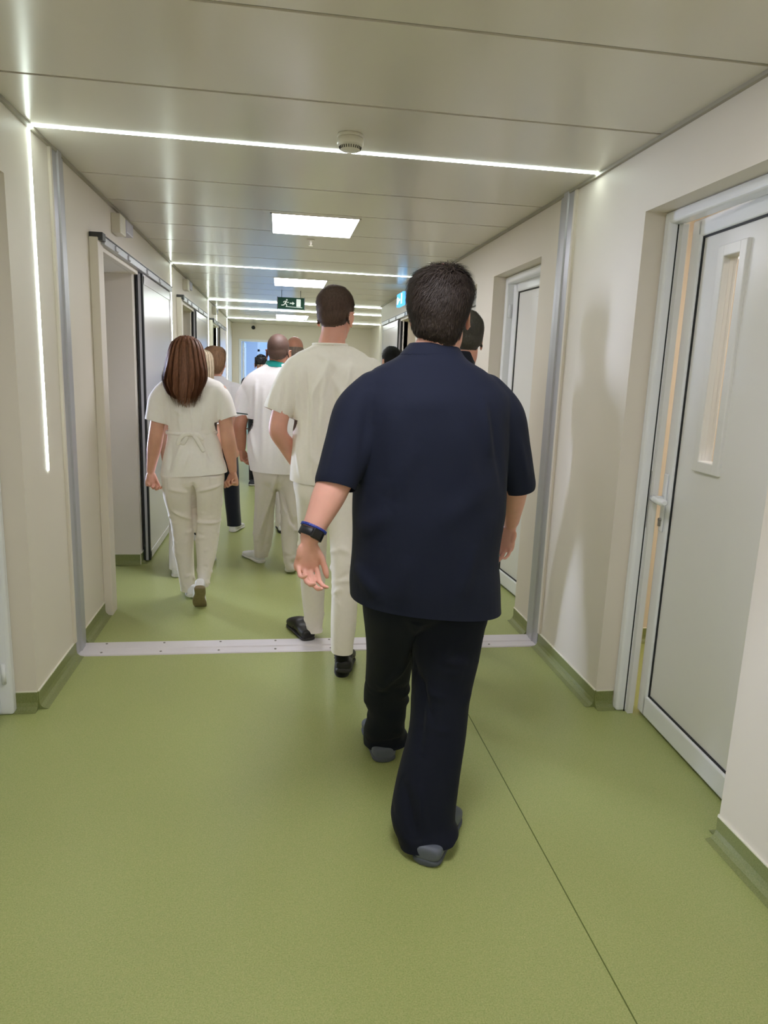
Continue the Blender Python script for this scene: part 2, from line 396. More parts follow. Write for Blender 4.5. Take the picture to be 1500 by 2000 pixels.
def hinged_door(n, s, X, y0, y1, hinge_near, angle, label, vision=True):
    root = empty('door_%d' % n, (X, y0 if hinge_near else y1, 0)); tag(root, kind='structure')
    O = Vector(root.location)
    bm = bmesh.new()
    frame_profile(bm, s, X, y0+0.001, y1-0.001, NZ-0.001)
    # dark rebate seal lines on the frame
    xs = X+s*0.035
    yl = y1-0.0485 if hinge_near else y0+0.0465
    box(bm, (min(xs, xs+s*.006), yl, 0.0), (max(xs, xs+s*.006), yl+0.002, NZ-0.05), 1)
    # grey rebate behind
    yl2 = y1-0.072 if hinge_near else y0+0.047
    box(bm, (min(X+s*.045, X+s*.07), yl2, 0.0), (max(X+s*.045, X+s*.07), yl2+0.025, NZ-0.05), 2)
    obj_from_bm('door_frame', bm, [M['white_profile'], M['gasket'], M['white_panel']], root, origin=O)
    # leaf in its own frame: local u along the leaf from the hinge, w through, z up
    L = (y1-y0)-0.104
    lo = Vector((X+s*0.046, (y0+0.05) if hinge_near else (y1-0.05), 0))
    dy = 1 if hinge_near else -1
    ca, sa = math.cos(angle), math.sin(angle)
    u = Vector((s*sa, dy*ca, 0)); w = Vector((s*ca, -dy*sa, 0))     # w points into the room
    Mx = Matrix(((u.x, w.x, 0, lo.x), (u.y, w.y, 0, lo.y), (0, 0, 1, 0), (0, 0, 0, 1)))
    def part(name, f, m, parent):
        bm = bmesh.new(); f(bm)
        bmesh.ops.transform(bm, matrix=Matrix.Translation(-O) @ Mx, verts=bm.verts)
        bmesh.ops.recalc_face_normals(bm, faces=bm.faces)
        return obj_from_bm(name, bm, m, parent)
    zt, st, br = 2.145, 0.078, 0.112
    v0, v1, vz0, vz1 = L-0.36, L-0.258, 1.204, 1.972        # glass
    def leaf(bm):
        box(bm, (0, 0, 0.012), (st, 0.06, zt), 0, bevel=0.010, seg=3)
        box(bm, (L-st, 0, 0.012), (L, 0.06, zt), 0, bevel=0.010, seg=3)
        box(bm, (st*.6, 0, zt-0.07), (L-st*.6, 0.06, zt), 0, bevel=0.010, seg=3)
        box(bm, (st*.6, 0, 0.012), (L-st*.6, 0.06, br), 0, bevel=0.010, seg=3)
        box(bm, (st*.5, 0.001, br*0.52), (L-st*.5, 0.0035, br*0.52+0.003), 0)
    lf = part('door_leaf', leaf, M['white_profile'], root)
    a0, a1, z0, z1 = st-0.001, L-st+0.001, br-0.001, zt-0.069
    def infill(bm):
        if vision:
            box(bm, (a0, 0.014, z0), (v0, 0.046, z1)); box(bm, (v1, 0.014, z0), (a1, 0.046, z1))
            box(bm, (v0, 0.014, z0), (v1, 0.046, vz0)); box(bm, (v0, 0.014, vz1), (v1, 0.046, z1))
        else:
            box(bm, (a0, 0.014, z0), (a1, 0.046, z1))
    part('door_panel', infill, M['white_panel'], lf)
    def gasket(bm):
        g = 0.008
        box(bm, (a0, 0.008, z0), (a0+g, 0.0145, z1)); box(bm, (a1-g, 0.008, z0), (a1, 0.0145, z1))
        box(bm, (a0, 0.008, z0), (a1, 0.0145, z0+g)); box(bm, (a0, 0.008, z1-g), (a1, 0.0145, z1))
        box(bm, (0.002, 0.02, 0.001), (L-0.002, 0.045, 0.0125))
    part('gasket', gasket, M['gasket'], lf)
    if vision:
        t = 0.043
        def vt(bm):
            for wa, wb in ((0.0, 0.02), (0.04, 0.06)):
                box(bm, (v0-t, wa, vz0-t), (v0, wb, vz1+t), 0, bevel=0.004); box(bm, (v1, wa, vz0-t), (v1+t, wb, vz1+t), 0, bevel=0.004)
                box(bm, (v0-.004, wa, vz0-t), (v1+.004, wb, vz0), 0, bevel=0.004); box(bm, (v0-.004, wa, vz1), (v1+.004, wb, vz1+t), 0, bevel=0.004)
        part('vision_panel_trim', vt, M['white_panel'], lf)
        part('vision_panel_glass', lambda bm: box(bm, (v0, 0.027, vz0), (v1, 0.033, vz1)), M['glass'], lf)
    def handle(bm):
        hu = L-0.035
        box(bm, (hu-0.017, -0.009, 0.865), (hu+0.017, 0.0, 1.12), 0, bevel=0.006, seg=3)
        cyl(bm, (hu, -0.005, 1.012), (hu, -0.052, 1.012), 0.011)
        # flattened lever pointing back to the hinge side
        pts = [(hu+0.013, -0.052, 0.008, 0.008), (hu+0.008, -0.053, 0.014, 0.014), (hu-0.03, -0.058, 0.015, 0.016), (hu-0.08, -0.061, 0.016, 0.019), (hu-0.108, -0.061, 0.015, 0.019), (hu-0.118, -0.060, 0.008, 0.010)]
        R = []
        for uu, ww, rz, rw in pts:
            R.append([bm.verts.new((uu, ww+rw*math.cos(2*PI*i/14), 1.012+rz*math.sin(2*PI*i/14))) for i in range(14)])
        for a, b in zip(R[:-1], R[1:]):
            for i in range(14):
                f = bm.faces.new((a[i], a[(i+1) % 14], b[(i+1) % 14], b[i])); f.smooth = True
        bm.faces.new(R[0]); bm.faces.new(R[-1])
    part('door_handle', handle, M['white_profile'], lf)
    def lock(bm):
        cyl(bm, (L-0.035, -0.018, 0.918), (L-0.035, 0.0, 0.918), 0.0085)
        box(bm, (L-0.0405, -0.018, 0.89), (L-0.0295, -0.001, 0.915))
    part('lock_cylinder', lock, M['steel'], lf)
    # strike plate on the frame
    bm = bmesh.new()
    ys = (y1-0.0475) if hinge_near else (y0+0.0465)
    xa = X+s*0.043
    box(bm, (min(xa, xa+s*.02), ys-0.001, 0.875), (max(xa, xa+s*.02), ys+0.0015, 1.125))
    obj_from_bm('strike_plate', bm, M['steel'], root, origin=O)
    bm = bmesh.new()
    yh = (y0+0.05) if hinge_near else (y1-0.05)
    for zc in (0.19, 1.15, 1.95):
        cyl(bm, (X+s*0.028, yh, zc-0.045), (X+s*0.028, yh, zc+0.045), 0.009, n=14)
    obj_from_bm('hinge', bm, M['white_profile'], root, origin=O)
    return root

FX = XR+0.085
hinged_door(1, 1, FX, *RH[0], True, math.radians(3.4), '')
hinged_door(2, 1, FX, *RH[1], False, math.radians(3.2), '')
hinged_door(3, 1, FX, *RH[2], False, math.radians(0.3), '')
hinged_door(4, -1, XL-0.085, *LH[0], False, math.radians(0.5), '')

# ------------------------------------------------------------------ sliding doors
def sliding_door(n, s, X, ya, label):
    """s: +1 when the corridor lies at larger x than the wall face X"""
    root = empty('door_%d' % n, (X, ya, 0)); tag(root, kind='structure')
    O = Vector(root.location)
    def bx(bm, d0, d1, y0, y1, z0, z1, mi=0, bevel=0.0):
        xa, xb = sorted((X+s*d0, X+s*d1)); box(bm, (xa, y0, z0), (xb, y1, z1), mi, bevel)
    yb = ya+SW
    bm = bmesh.new()
    bx(bm, 0.0, 0.048, ya-0.105, ya+0.012, 0.0, 2.165, 0, 0.004)
    bx(bm, 0.0, 0.04, ya, yb+0.02, SH, 2.165, 0, 0.003)
    bx(bm, -0.05, 0.002, yb, yb+0.012, 0.0, SH, 0, 0.003)
    obj_from_bm('door_frame', bm, M['wall'], root, origin=O)
    bm = bmesh.new()
    bx(bm, 0.0, 0.068, ya-0.03, ya+2.47, 2.137, 2.178, 0, 0.003)
    obj_from_bm('door_track', bm, M['alu'], root, origin=O)
    bm = bmesh.new()
    bx(bm, 0.002, 0.072, ya-0.095, ya-0.025, 2.15, 2.192, 0, 0.002)
    bx(bm, 0.05, 0.071, ya-0.03, ya+2.47, 2.178, 2.184, 0)
    obj_from_bm('track_end_cap', bm, M['dark_metal'], root, origin=O)
    l0, l1 = yb+0.085, ya+2.44
    lf = bmesh.new()
    bx(lf, 0.018, 0.056, l0+0.03, l0+0.075, 0.014, 2.12, 0, 0.003)
    bx(lf, 0.018, 0.056, l1-0.045, l1, 0.014, 2.12, 0, 0.003)
    bx(lf, 0.018, 0.056, l0+0.03, l1, 2.06, 2.13, 0, 0.003)
    bx(lf, 0.018, 0.056, l0+0.03, l1, 0.014, 0.075, 0, 0.003)
    leaf = obj_from_bm('door_leaf', lf, M['slide_panel'], root, origin=O)
    bm = bmesh.new(); bx(bm, 0.024, 0.052, l0+0.07, l1-0.04, 0.07, 2.065)
    obj_from_bm('door_panel', bm, M['slide_panel'], leaf, origin=O)
    bm = bmesh.new(); bx(bm, 0.012, 0.027, l0-0.006, l0+0.03, 0.014, 2.125); bx(bm, 0.045, 0.058, l0-0.006, l0+0.03, 0.014, 2.125)
    obj_from_bm('gasket', bm, M['gasket'], leaf, origin=O)
    bm = bmesh.new(); bx(bm, 0.027, 0.045, l0-0.008, l0+0.03, 0.014, 2.125)
    obj_from_bm('edge_profile', bm, M['alu'], leaf, origin=O)
    bm = bmesh.new()
    for yy in (ya+0.25, ya+0.6, ya+1.25, ya+1.8): bx(bm, 0.058, 0.078, yy-0.03, yy+0.03, 2.14, 2.172, 0, 0.006)
    obj_from_bm('roller_carriage', bm, M['alu'], root, origin=O)
    return root
sliding_door(5, 1, XL, LS[0], '')
sliding_door(6, 1, XL, LS[1], '')
sliding_door(7, 1, XL, LS[2], '')
sliding_door(8, -1, XR, RS[0], '')

# far opening: door frame + leaf swung into the blue room, and the daylight window
r = empty('door_9', (-0.885, YE, 0)); tag(r, kind='structure')
bm = bmesh.new()
box(bm, (-0.883, YE-0.012, 0), (-0.835, YE+0.212, 2.103)); box(bm, (0.30, YE-0.012, 0), (0.348, YE+0.212, 2.103)); box(bm, (-0.84, YE-0.012, 2.055), (0.305, YE+0.212, 2.103))
obj_from_bm('door_frame', bm, M['white_profile'], r, origin=r.location)
bm = bmesh.new()
box(bm, (-0.825, YE+0.22, 0.01), (-0.78, YE+1.12, 2.05), 0, 0.004); box(bm, (-0.781, YE+0.32, 0.2), (-0.776, YE+1.02, 1.94), 1)
obj_from_bm('door_leaf', bm, [M['white_profile'], M['white_panel']], r, origin=r.location)
r = empty('window_1', (0.4, EY1, 0.75)); tag(r, kind='structure')
bm = bmesh.new()
for x in (-0.62, 0.42, 1.44): box(bm, (x, EY1+0.05, 0.75), (x+0.06, EY1+0.12, 2.28))
for z in (0.75, 1.95, 2.27): box(bm, (-0.62, EY1+0.05, z), (1.5, EY1+0.12, z+0.06))
obj_from_bm('window_frame', bm, M['white_profile'], r, origin=r.location)
bm = bmesh.new(); box(bm, (-0.60, EY1+0.08, 0.77), (1.48, EY1+0.086, 2.31))
obj_from_bm('window_glass', bm, M['glass'], r, origin=r.location)

# ------------------------------------------------------------------ lights
def led(Y, x1, label, vert=True, group='recessed LED strip lights crossing the ceiling'):
    root = empty('led_strip_light', (XL, Y, H)); tag(root, label, 'light strip', group)
    bm = bmesh.new(); box(bm, (XL+0.012, Y-0.011, H-(0.0035 if Y < 8 else 0.009)), (x1-0.008, Y+0.011, H+0.006))  # far strips hang deeper: glare thickness put into their shape
    obj_from_bm('ceiling_section', bm, M['led'], root, origin=root.location)
    if vert:
        bm = bmesh.new(); box(bm, (XL-0.004, Y-0.0095, 1.01), (XL+0.0035, Y+0.0095, H-0.012))
        obj_from_bm('wall_section', bm, M['led'], root, origin=root.location)
    return root
led(3.31, XR, 'LED strip light just past the smoke detector, running down the left wall too')
led(7.18, XR, 'glowing LED strip light between the large square ceiling panel and the smaller one beyond it')
led(10.76, LOBX, 'glowing LED strip light that passes right behind the hanging green exit sign')
led(12.16, LOBX, 'glowing LED strip light between the green exit sign and the farthest ceiling panel')
led(14.5, LOBX, 'glowing LED strip light farthest down the corridor, just before the end wall')
led(-0.6, XR, 'LED strip light crossing the ceiling behind the viewer')

def ceiling_panel(x0, x1, y0, y1, label):
    root = empty('ceiling_light_panel', ((x0+x1)/2, (y0+y1)/2, H)); tag(root, label, 'ceiling light', 'square LED panels set in the ceiling')
    bm = bmesh.new()
    t = 0.012
    for lo, hi in (((x0, y0), (x1, y0+t)), ((x0, y1-t), (x1, y1)), ((x0, y0), (x0+t, y1)), ((x1-t, y0), (x1, y1))):
        box(bm, (*lo, H-0.003), (*hi, H+0.004))
    obj_from_bm('panel_frame', bm, M['ceil'], root, origin=root.location)
    bm = bmesh.new(); box(bm, (x0+t, y0+t, H-0.002), (x1-t, y1-t, H+0.004))
    obj_from_bm('diffuser', bm, M['panel_light'], root, origin=root.location)
ceiling_panel(-0.065, 0.505, 4.66, 5.33, 'large bright square ceiling light panel nearest the viewer, in front of a sprinkler')
ceiling_panel(-0.075, 0.51, 7.84, 8.57, 'bright square ceiling light panel just before the hanging exit sign')
ceiling_panel(-0.08, 0.52, 13.05, 14.05, 'small-looking ceiling light panel farthest down the corridor, past the exit sign')
ceiling_panel(-0.065, 0.505, 1.1, 1.75, 'square ceiling light panel above the viewer, out of frame')
ceiling_panel(-0.065, 0.505, -2.2, -1.6, 'square ceiling light panel behind the viewer')

# lamps of the rooms behind the doors
def room_lamp(x, y, sx, sy, e, label):
    bm = bmesh.new(); box(bm, (x-sx, y-sy, H+0.03), (x+sx, y+sy, H+0.049))
    tag(obj_from_bm('room_lamp', bm, e, origin=(x, y, H+0.04)), label, 'ceiling light', 'lamps of the side rooms')
warm = emit('side_room_lamp_glow', (255, 246, 236), 9.5)
room_lamp(2.7, 2.2, 0.3, 0.35, warm, 'lamp of the side room seen through the narrow pane of the near white door')
room_lamp(2.6, 4.4, 0.25, 0.25, warm, 'lamp of the side room behind the second white door')
room_lamp(2.7, 8.3, 0.25, 0.25, warm, 'lamp of the room behind the far right sliding door')

# cool daylight falling through the open sliding door from the window side of that room
ld = bpy.data.lights.new('window_daylight', 'AREA'); ld.shape = 'RECTANGLE'; ld.size = 0.3; ld.size_y = 1.3; ld.spread = math.radians(46); ld.energy = 6.5; ld.color = (0.66, 0.74, 1.0)
lo_ = bpy.data.objects.new('window_daylight', ld); COL.objects.link(lo_)
lo_.location = (-2.7, 6.42, 1.3); lo_.rotation_euler = (Vector((1.47, 3.0, 0.8))-Vector(lo_.location)).to_track_quat('-Z', 'Y').to_euler()
ld = bpy.data.lights.new('far_room_fill', 'AREA'); ld.shape = 'RECTANGLE'; ld.size = 3.2; ld.size_y = 1.7; ld.energy = 95; ld.color = (0.42, 0.60, 1.0)  # blue fill added at an unseen side opening to brighten the far room
lo_ = bpy.data.objects.new('far_room_fill', ld); COL.objects.link(lo_)
lo_.location = (EX1+0.05, 18.4, 1.4); lo_.rotation_euler = (0, math.radians(90), 0)
# world: blue daylight outside the far window
w = bpy.data.worlds.new('daylight'); SC.world = w; w.use_nodes = True
bg = w.node_tree.nodes['Background']; bg.inputs['Color'].default_value = (0.30, 0.52, 1.0, 1); bg.inputs['Strength'].default_value = 0.6

# ------------------------------------------------------------------ fittings
def smoke_detector(x, y):
    root = empty('smoke_detector', (x, y, H)); tag(root, 'round ivory smoke detector with slotted grille in front of the first LED strip', 'smoke detector')
    bm = bmesh.new(); lathe(bm, (x, y, H), [(0.052, 0), (0.054, -0.004), (0.054, -0.012), (0.05, -0.013)])
    obj_from_bm('mounting_base', bm, M['plastic'], root, origin=root.location)
    bm = bmesh.new(); lathe(bm, (x, y, H-0.013), [(0.05, 0), (0.0535, -0.003), (0.054, -0.022), (0.05, -0.029), (0.046, -0.031), (0.040, -0.045), (0.034, -0.048), (0.004, -0.05)])
    obj_from_bm('detector_head', bm, M['plastic'], root, origin=root.location)
    bm = bmesh.new()
    for i in range(28):
        a = 2*PI*i/28
        vs = box(bm, (-0.0014, -0.002, -0.0055), (0.0014, 0.002, 0.0055))
        bmesh.ops.transform(bm, matrix=Matrix.Translation((x+0.0432*math.cos(a), y+0.0432*math.sin(a), H-0.0515)) @ Matrix.Rotation(a-PI/2, 4, 'Z') @ Matrix.Rotation(math.radians(-22), 4, 'X'), verts=vs)
    obj_from_bm('grille_slots', bm, M['dark'], root, origin=root.location)
smoke_detector(0.279, 3.085)
root = empty('sprinkler_head', (0.222, 5.49, H)); tag(root, 'small white sprinkler head on the ceiling behind the large light panel', 'sprinkler')
bm = bmesh.new(); lathe(bm, (0.222, 5.49, H), [(0.03, 0.002), (0.03, -0.004), (0.02, -0.008), (0.011, -0.01), (0.008, -0.03), (0.004, -0.04)])
obj_from_bm('escutcheon', bm, M['plastic'], root, origin=root.location)
bm = bmesh.new(); lathe(bm, (0.222, 5.49, H-0.04), [(0.004, 0), (0.016, -0.003), (0.016, -0.006), (0.003, -0.007)])
obj_from_bm('deflector', bm, M['plastic'], root, origin=root.location)

def door_sensor(y, label):
    root = empty('door_sensor', (XL, y, 2.33)); tag(root, label, 'motion sensor', 'sensor boxes above the sliding doors')
    bm = bmesh.new(); box(bm, (XL-0.002, y-0.09, 2.285), (XL+0.055, y+0.07, 2.40), 0, 0.006)
    obj_from_bm('housing', bm, M['plastic'], root, origin=root.location)
    bm = bmesh.new(); box(bm, (XL-0.002, y+0.07, 2.315), (XL+0.06, y+0.28, 2.395), 0, 0.006)
    obj_from_bm('sensor_lens', bm, M['plastic_grey'], root, origin=root.location)
door_sensor(4.84, 'ivory sensor box with grey lens above the nearest sliding door')
door_sensor(8.1, 'ivory sensor box with grey lens above the second sliding door')
door_sensor(11.5, 'ivory sensor box with grey lens above the third sliding door')

# hanging exit sign
SY = 9.0
root = empty('exit_sign', (0.133, SY, 2.36)); tag(root, 'hanging dark green exit sign with running man, arrow and doorway', 'exit sign')
bm = bmesh.new(); box(bm, (-0.03, SY-0.015, 2.222), (0.296, SY+0.015, 2.358), 0, 0.003)
box(bm, (-0.036, SY-0.017, 2.215), (-0.028, SY+0.017, 2.362), 1); box(bm, (0.294, SY-0.017, 2.212), (0.302, SY+0.017, 2.365), 1)
obj_from_bm('sign_board', bm, [M['sign_green'], M['black_plastic']], root, origin=root.location)
for x in (0.02, 0.25):
    bm = bmesh.new(); cyl(bm, (x, SY, 2.358), (x, SY, H), 0.003, n=10)
    obj_from_bm('suspension_rod', bm, M['dark_metal'], root, origin=root.location)
bm = bmesh.new()
ys = SY-0.0165
def seg(a, b, w):
    a, b = Vector((a[0], 0, a[1])), Vector((b[0], 0, b[1])); d = (b-a).normalized(); nn = Vector((-d.z, 0, d.x))*w/2
    pts = [a+nn, b+nn, b-nn, a-nn]
    A = [bm.verts.new((p.x, ys, p.z)) for p in pts]
    bm.faces.new(A)
def disc(c, r):
    bm.faces.new([bm.verts.new((c[0]+r*math.cos(2*PI*i/16), ys, c[1]+r*math.sin(2*PI*i/16))) for i in range(16)])
ox, oz = 0.02, 2.24
disc((ox+0.062, oz+0.088), 0.010)
seg((ox+0.055, oz+0.075), (ox+0.040, oz+0.042), 0.017)      # torso
seg((ox+0.052, oz+0.072), (ox+0.028, oz+0.070), 0.008); seg((ox+0.028, oz+0.070), (ox+0.020, oz+0.055), 0.008)
seg((ox+0.054, oz+0.070), (ox+0.072, oz+0.056), 0.008); seg((ox+0.072, oz+0.056), (ox+0.086, oz+0.062), 0.008)
seg((ox+0.042, oz+0.045), (ox+0.062, oz+0.030), 0.010); seg((ox+0.062, oz+0.030), (ox+0.060, oz+0.010), 0.009)
seg((ox+0.038, oz+0.044), (ox+0.024, oz+0.026), 0.010); seg((ox+0.024, oz+0.026), (ox-0.004, oz+0.024), 0.009)
seg((ox+0.098, oz+0.050), (ox+0.135, oz+0.050), 0.012)      # arrow
bm.faces.new([bm.verts.new((ox+a, ys, oz+b)) for a, b in ((0.130, 0.030), (0.130, 0.070), (0.158, 0.050))])
seg((ox+0.205, oz+0.012), (ox+0.205, oz+0.102), 0.052)      # doorway
seg((ox+0.05, oz+0.010), (ox+0.25, oz+0.002), 0.006)
obj_from_bm('pictogram', bm, M['sign_white'], root, origin=root.location)

# lit sign box on the right wall
root = empty('lit_sign', (XR-0.07, 8.0, 2.3)); tag(root, 'small glowing pale blue exit sign box high on the wall above the far sliding door', 'exit sign')
bm = bmesh.new(); box(bm, (XR-0.15, 7.80, 2.235), (XR-0.11, 8.20, 2.375), 0, 0.004)
obj_from_bm('sign_face', bm, M['sign_glow'], root, origin=root.location)
bm = bmesh.new(); box(bm, (XR-0.11, 7.97, 2.35), (XR, 8.0, 2.362))
obj_from_bm('wall_bracket', bm, M['black_plastic'], root, origin=root.location)
bm = bmesh.new()
xs = XR-0.152
for y0, y1, z0, z1 in ((7.82, 7.90, 2.25, 2.36), (7.95, 8.05, 2.29, 2.31), (8.03, 8.06, 2.275, 2.325)):
    quad(bm, [(xs, y0, z0), (xs, y1, z0), (xs, y1, z1), (xs, y0, z1)])
for (a, b) in (((8.13, 2.34), (8.10, 2.30)), ((8.10, 2.30), (8.14, 2.26)), ((8.11, 2.30), (8.08, 2.26)), ((8.12, 2.33), (8.16, 2.31))):
    box(bm, (xs-0.001, min(a[0], b[0]), min(a[1], b[1])), (xs, max(a[0], b[0])+.012, max(a[1], b[1])))
obj_from_bm('pictogram', bm, M['sign_glow_white'], root, origin=root.location)

# dome camera on the end wall
root = empty('security_camera', (-0.572, YE, 2.35)); tag(root, 'tiny black dome security camera high on the end wall', 'security camera')
bm = bmesh.new(); lathe(bm, (-0.572, YE, 2.36), [(0.05, 0), (0.05, -0.03), (0.045, -0.035)], axis='y')
obj_from_bm('camera_mount', bm, M['plastic'], root, origin=root.location)
bm = bmesh.new(); lathe(bm, (-0.572, YE-0.035, 2.355), [(0.042, 0), (0.040, -0.02), (0.03, -0.04), (0.012, -0.05)], axis='y')
obj_from_bm('camera_dome', bm, M['black_plastic'], root, origin=root.location)

# ------------------------------------------------------------------ camera
cam = bpy.data.cameras.new('camera'); co = bpy.data.objects.new('camera', cam); COL.objects.link(co)
cam.sensor_fit = 'VERTICAL'; cam.sensor_height = 36.0; cam.lens = FPX/2000*36.0; cam.clip_start = 0.05
R3 = Matrix((CR, CU, -CF)).transposed()
co.matrix_world = Matrix.Translation((0, 0, CAM_H)) @ R3.to_4x4()
SC.camera = co
SC.view_settings.view_transform = 'Standard'
SC.view_settings.look = 'None'
SC.view_settings.exposure = 1.06
SC.cycles.use_denoising = True
SC.cycles.max_bounces = 10
SC.cycles.diffuse_bounces = 6
SC.cycles.sample_clamp_indirect = 8.0

# ================================================================== PEOPLE: modelling tools
def V3(p): return Vector(p)

class Geo:
    """raw geometry that is later fused into one skin by a voxel remesh"""
    def __init__(self): self.v = []; self.f = []
    def loft(self, rings, n=30, step=0.02, closed=True):
        R = densify(rings, step)
        base = len(self.v); t = np.linspace(0, 2*PI, n, endpoint=False)
        ct, st = np.cos(t), np.sin(t)
        for r in R:
            c, a, b, e = r[0:3], r[3:6], r[6:9], r[9]
            x = np.sign(ct)*np.abs(ct)**(2/e); y = np.sign(st)*np.abs(st)**(2/e)
            self.v.extend((c + x[:, None]*a + y[:, None]*b).tolist())
        m = len(R)
        for k in range(m-1):
            for i in range(n):
                j = (i+1) % n
                self.f.append((base+k*n+i, base+k*n+j, base+(k+1)*n+j, base+(k+1)*n+i))
        self.f.append(tuple(base+i for i in reversed(range(n))))
        self.f.append(tuple(base+(m-1)*n+i for i in range(n)))
        return R
    def tube(self, pts, n=20, step=0.012, ref=None, flat_end=False):
        """pts: (Vector, r) or (Vector, ra, rb); rb lies along ref"""
        P = [V3(p[0]) for p in pts]; rings = []
        ref = V3(ref) if ref is not None else None
        prev = None
        for i, p in enumerate(pts):
            d = (P[min(i+1, len(P)-1)] - P[max(i-1, 0)]).normalized()
            rf = ref if ref is not None else (prev if prev is not None else (Vector((0, 1, 0)) if abs(d.y) < 0.8 else Vector((1, 0, 0))))
            b = (rf - d*rf.dot(d)).normalized(); a = d.cross(b); prev = b
            ra = p[1]; rb = p[2] if len(p) > 2 else p[1]
            rings.append((P[i], a*ra, b*rb, 2.0))
        # rounded ends
        d0 = (P[0]-P[1]).normalized(); d1 = (P[-1]-P[-2]).normalized()
        def capr(r, d, k, s): return (r[0]+d*k*max(r[1].length, r[2].length), r[1]*s, r[2]*s, 2.0)
        tail = [] if flat_end else [capr(rings[-1], d1, .5, .8), capr(rings[-1], d1, .8, .35)]
        if flat_end: rings.append((P[-1]+d1*0.016, rings[-1][1]*.86, rings[-1][2]*.86, 2.0))
        rings = [capr(rings[0], d0, .8, .35), capr(rings[0], d0, .5, .8)] + rings + tail
        return self.loft(rings, n, step)
    def ell(self, c, r, M=None, n=18):
        """ellipsoid; M: 4x4 local->world"""
        base = len(self.v)
        for k in range(1, n):
            ph = PI*k/n
            for i in range(2*n):
                th = PI*i/n
                p = Vector((c[0]+r[0]*math.sin(ph)*math.cos(th), c[1]+r[1]*math.sin(ph)*math.sin(th), c[2]+r[2]*math.cos(ph)))
                self.v.append(tuple(M @ p if M is not None else p))
        m = 2*n
        for k in range(n-2):
            for i in range(m):
                j = (i+1) % m
                self.f.append((base+k*m+i, base+(k+1)*m+i, base+(k+1)*m+j, base+k*m+j))
        self.f.append(tuple(base+i for i in range(m)))
        self.f.append(tuple(base+(n-2)*m+i for i in reversed(range(m))))

def densify(rings, step):
    A = np.array([[*r[0], *r[1], *r[2], r[3]] for r in rings], float)
    out = []
    n = len(A)
    for i in range(n-1):
        p0, p1, p2, p3 = A[max(i-1, 0)], A[i], A[i+1], A[min(i+2, n-1)]
        L = np.linalg.norm(p2[:3]-p1[:3]); k = max(1, int(L/step))
        d1 = np.linalg.norm(p1[:3]-p0[:3]); d3 = np.linalg.norm(p3[:3]-p2[:3])
        m1 = (p2-p0)*(L/(L+d1)) if d1 > 1e-6 else (p2-p1)
        m2 = (p3-p1)*(L/(L+d3)) if d3 > 1e-6 else (p2-p1)
        if d1 < 1e-6: m1 = p2-p1
        if d3 < 1e-6: m2 = p2-p1
        for q in range(k):
            t = q/k
            out.append((2*t**3-3*t**2+1)*p1 + (t**3-2*t**2+t)*m1 + (-2*t**3+3*t**2)*p2 + (t**3-t**2)*m2)
    out.append(A[-1])
    return out

def hr(v, uL, uR, Y, hd, e=2.3, vR=None, yo=0.0):
    """horizontal ring from the outline seen at row v between columns uL and uR, at depth Y"""
    a, b = W(uL, v, Y), W(uR, v if vR is None else vR, Y)
    return ((a+b)/2 + Vector((0, yo, 0)), (b-a)/2, Vector((0, hd, 0)), e)

def fused(name, geo, voxel, mats, root, smooth=4, post=None, cuts=()):
    """one continuous surface from overlapping closed shapes"""
    me = bpy.data.meshes.new(name+'_raw')
    me.from_pydata(geo.v, [], geo.f); me.update()
    ob = bpy.data.objects.new(name+'_raw', me); COL.objects.link(ob)
    md = ob.modifiers.new('r', 'REMESH'); md.mode = 'VOXEL'; md.voxel_size = voxel; md.adaptivity = 0.0
    if smooth:
        ms = ob.modifiers.new('s', 'SMOOTH'); ms.factor = 0.5; ms.iterations = smooth
    dg = bpy.context.evaluated_depsgraph_get()
    new = bpy.data.meshes.new_from_object(ob.evaluated_get(dg))
    bpy.data.objects.remove(ob); bpy.data.meshes.remove(me)
    new.name = name
    n = len(new.vertices)
    co = np.empty(n*3, np.float32); new.vertices.foreach_get('co', co); co = co.reshape(-1, 3).astype(np.float64)
    if post is not None:
        no = np.empty(n*3, np.float32); new.vertices.foreach_get('normal', no); no = no.reshape(-1, 3).astype(np.float64)
        co = post(co, no)
    if cuts:      # trim hems: a clean open edge where the cloth ends
        new.vertices.foreach_set('co', co.astype(np.float32).ravel())
        bm = bmesh.new(); bm.from_mesh(new)
        for c, nrm, rad in cuts:
            c = V3(c); nrm = V3(nrm).normalized()
            fs = [f for f in bm.faces if (f.calc_center_median()-c).length < rad]
            ge = set(fs)
            for f in fs: ge.update(f.edges); ge.update(f.verts)
            bmesh.ops.bisect_plane(bm, geom=list(ge), dist=1e-5, plane_co=c, plane_no=nrm)
            ok = lambda f: (f.calc_center_median()-c).length < rad and all((v.co-c).dot(nrm) > -2e-5 for v in f.verts)
            tip = max((f for f in bm.faces if ok(f)), key=lambda f: (f.calc_center_median()-c).dot(nrm)-0.8*((f.calc_center_median()-c)-nrm*(f.calc_center_median()-c).dot(nrm)).length, default=None)
            if tip is None: continue
            seen = {tip}; st = [tip]
            while st:
                f = st.pop()
                for e in f.edges:
                    for q in e.link_faces:
                        if q not in seen and ok(q): seen.add(q); st.append(q)
            bmesh.ops.delete(bm, geom=list(seen), context='FACES')
        bmesh.ops.triangulate(bm, faces=[f for f in bm.faces if len(f.verts) > 4])
        bm.to_mesh(new); bm.free()
        co = np.empty(len(new.vertices)*3, np.float32); new.vertices.foreach_get('co', co); co = co.reshape(-1, 3).astype(np.float64)
    o = finish(name, new, co, mats, root)
    return o

def cuff_cut(c, ax, A, B, rad):
    ab = (V3(B)-V3(A)).normalized(); n = V3(ax).normalized(); n = n-ab*n.dot(ab)
    return (V3(c), n, rad)

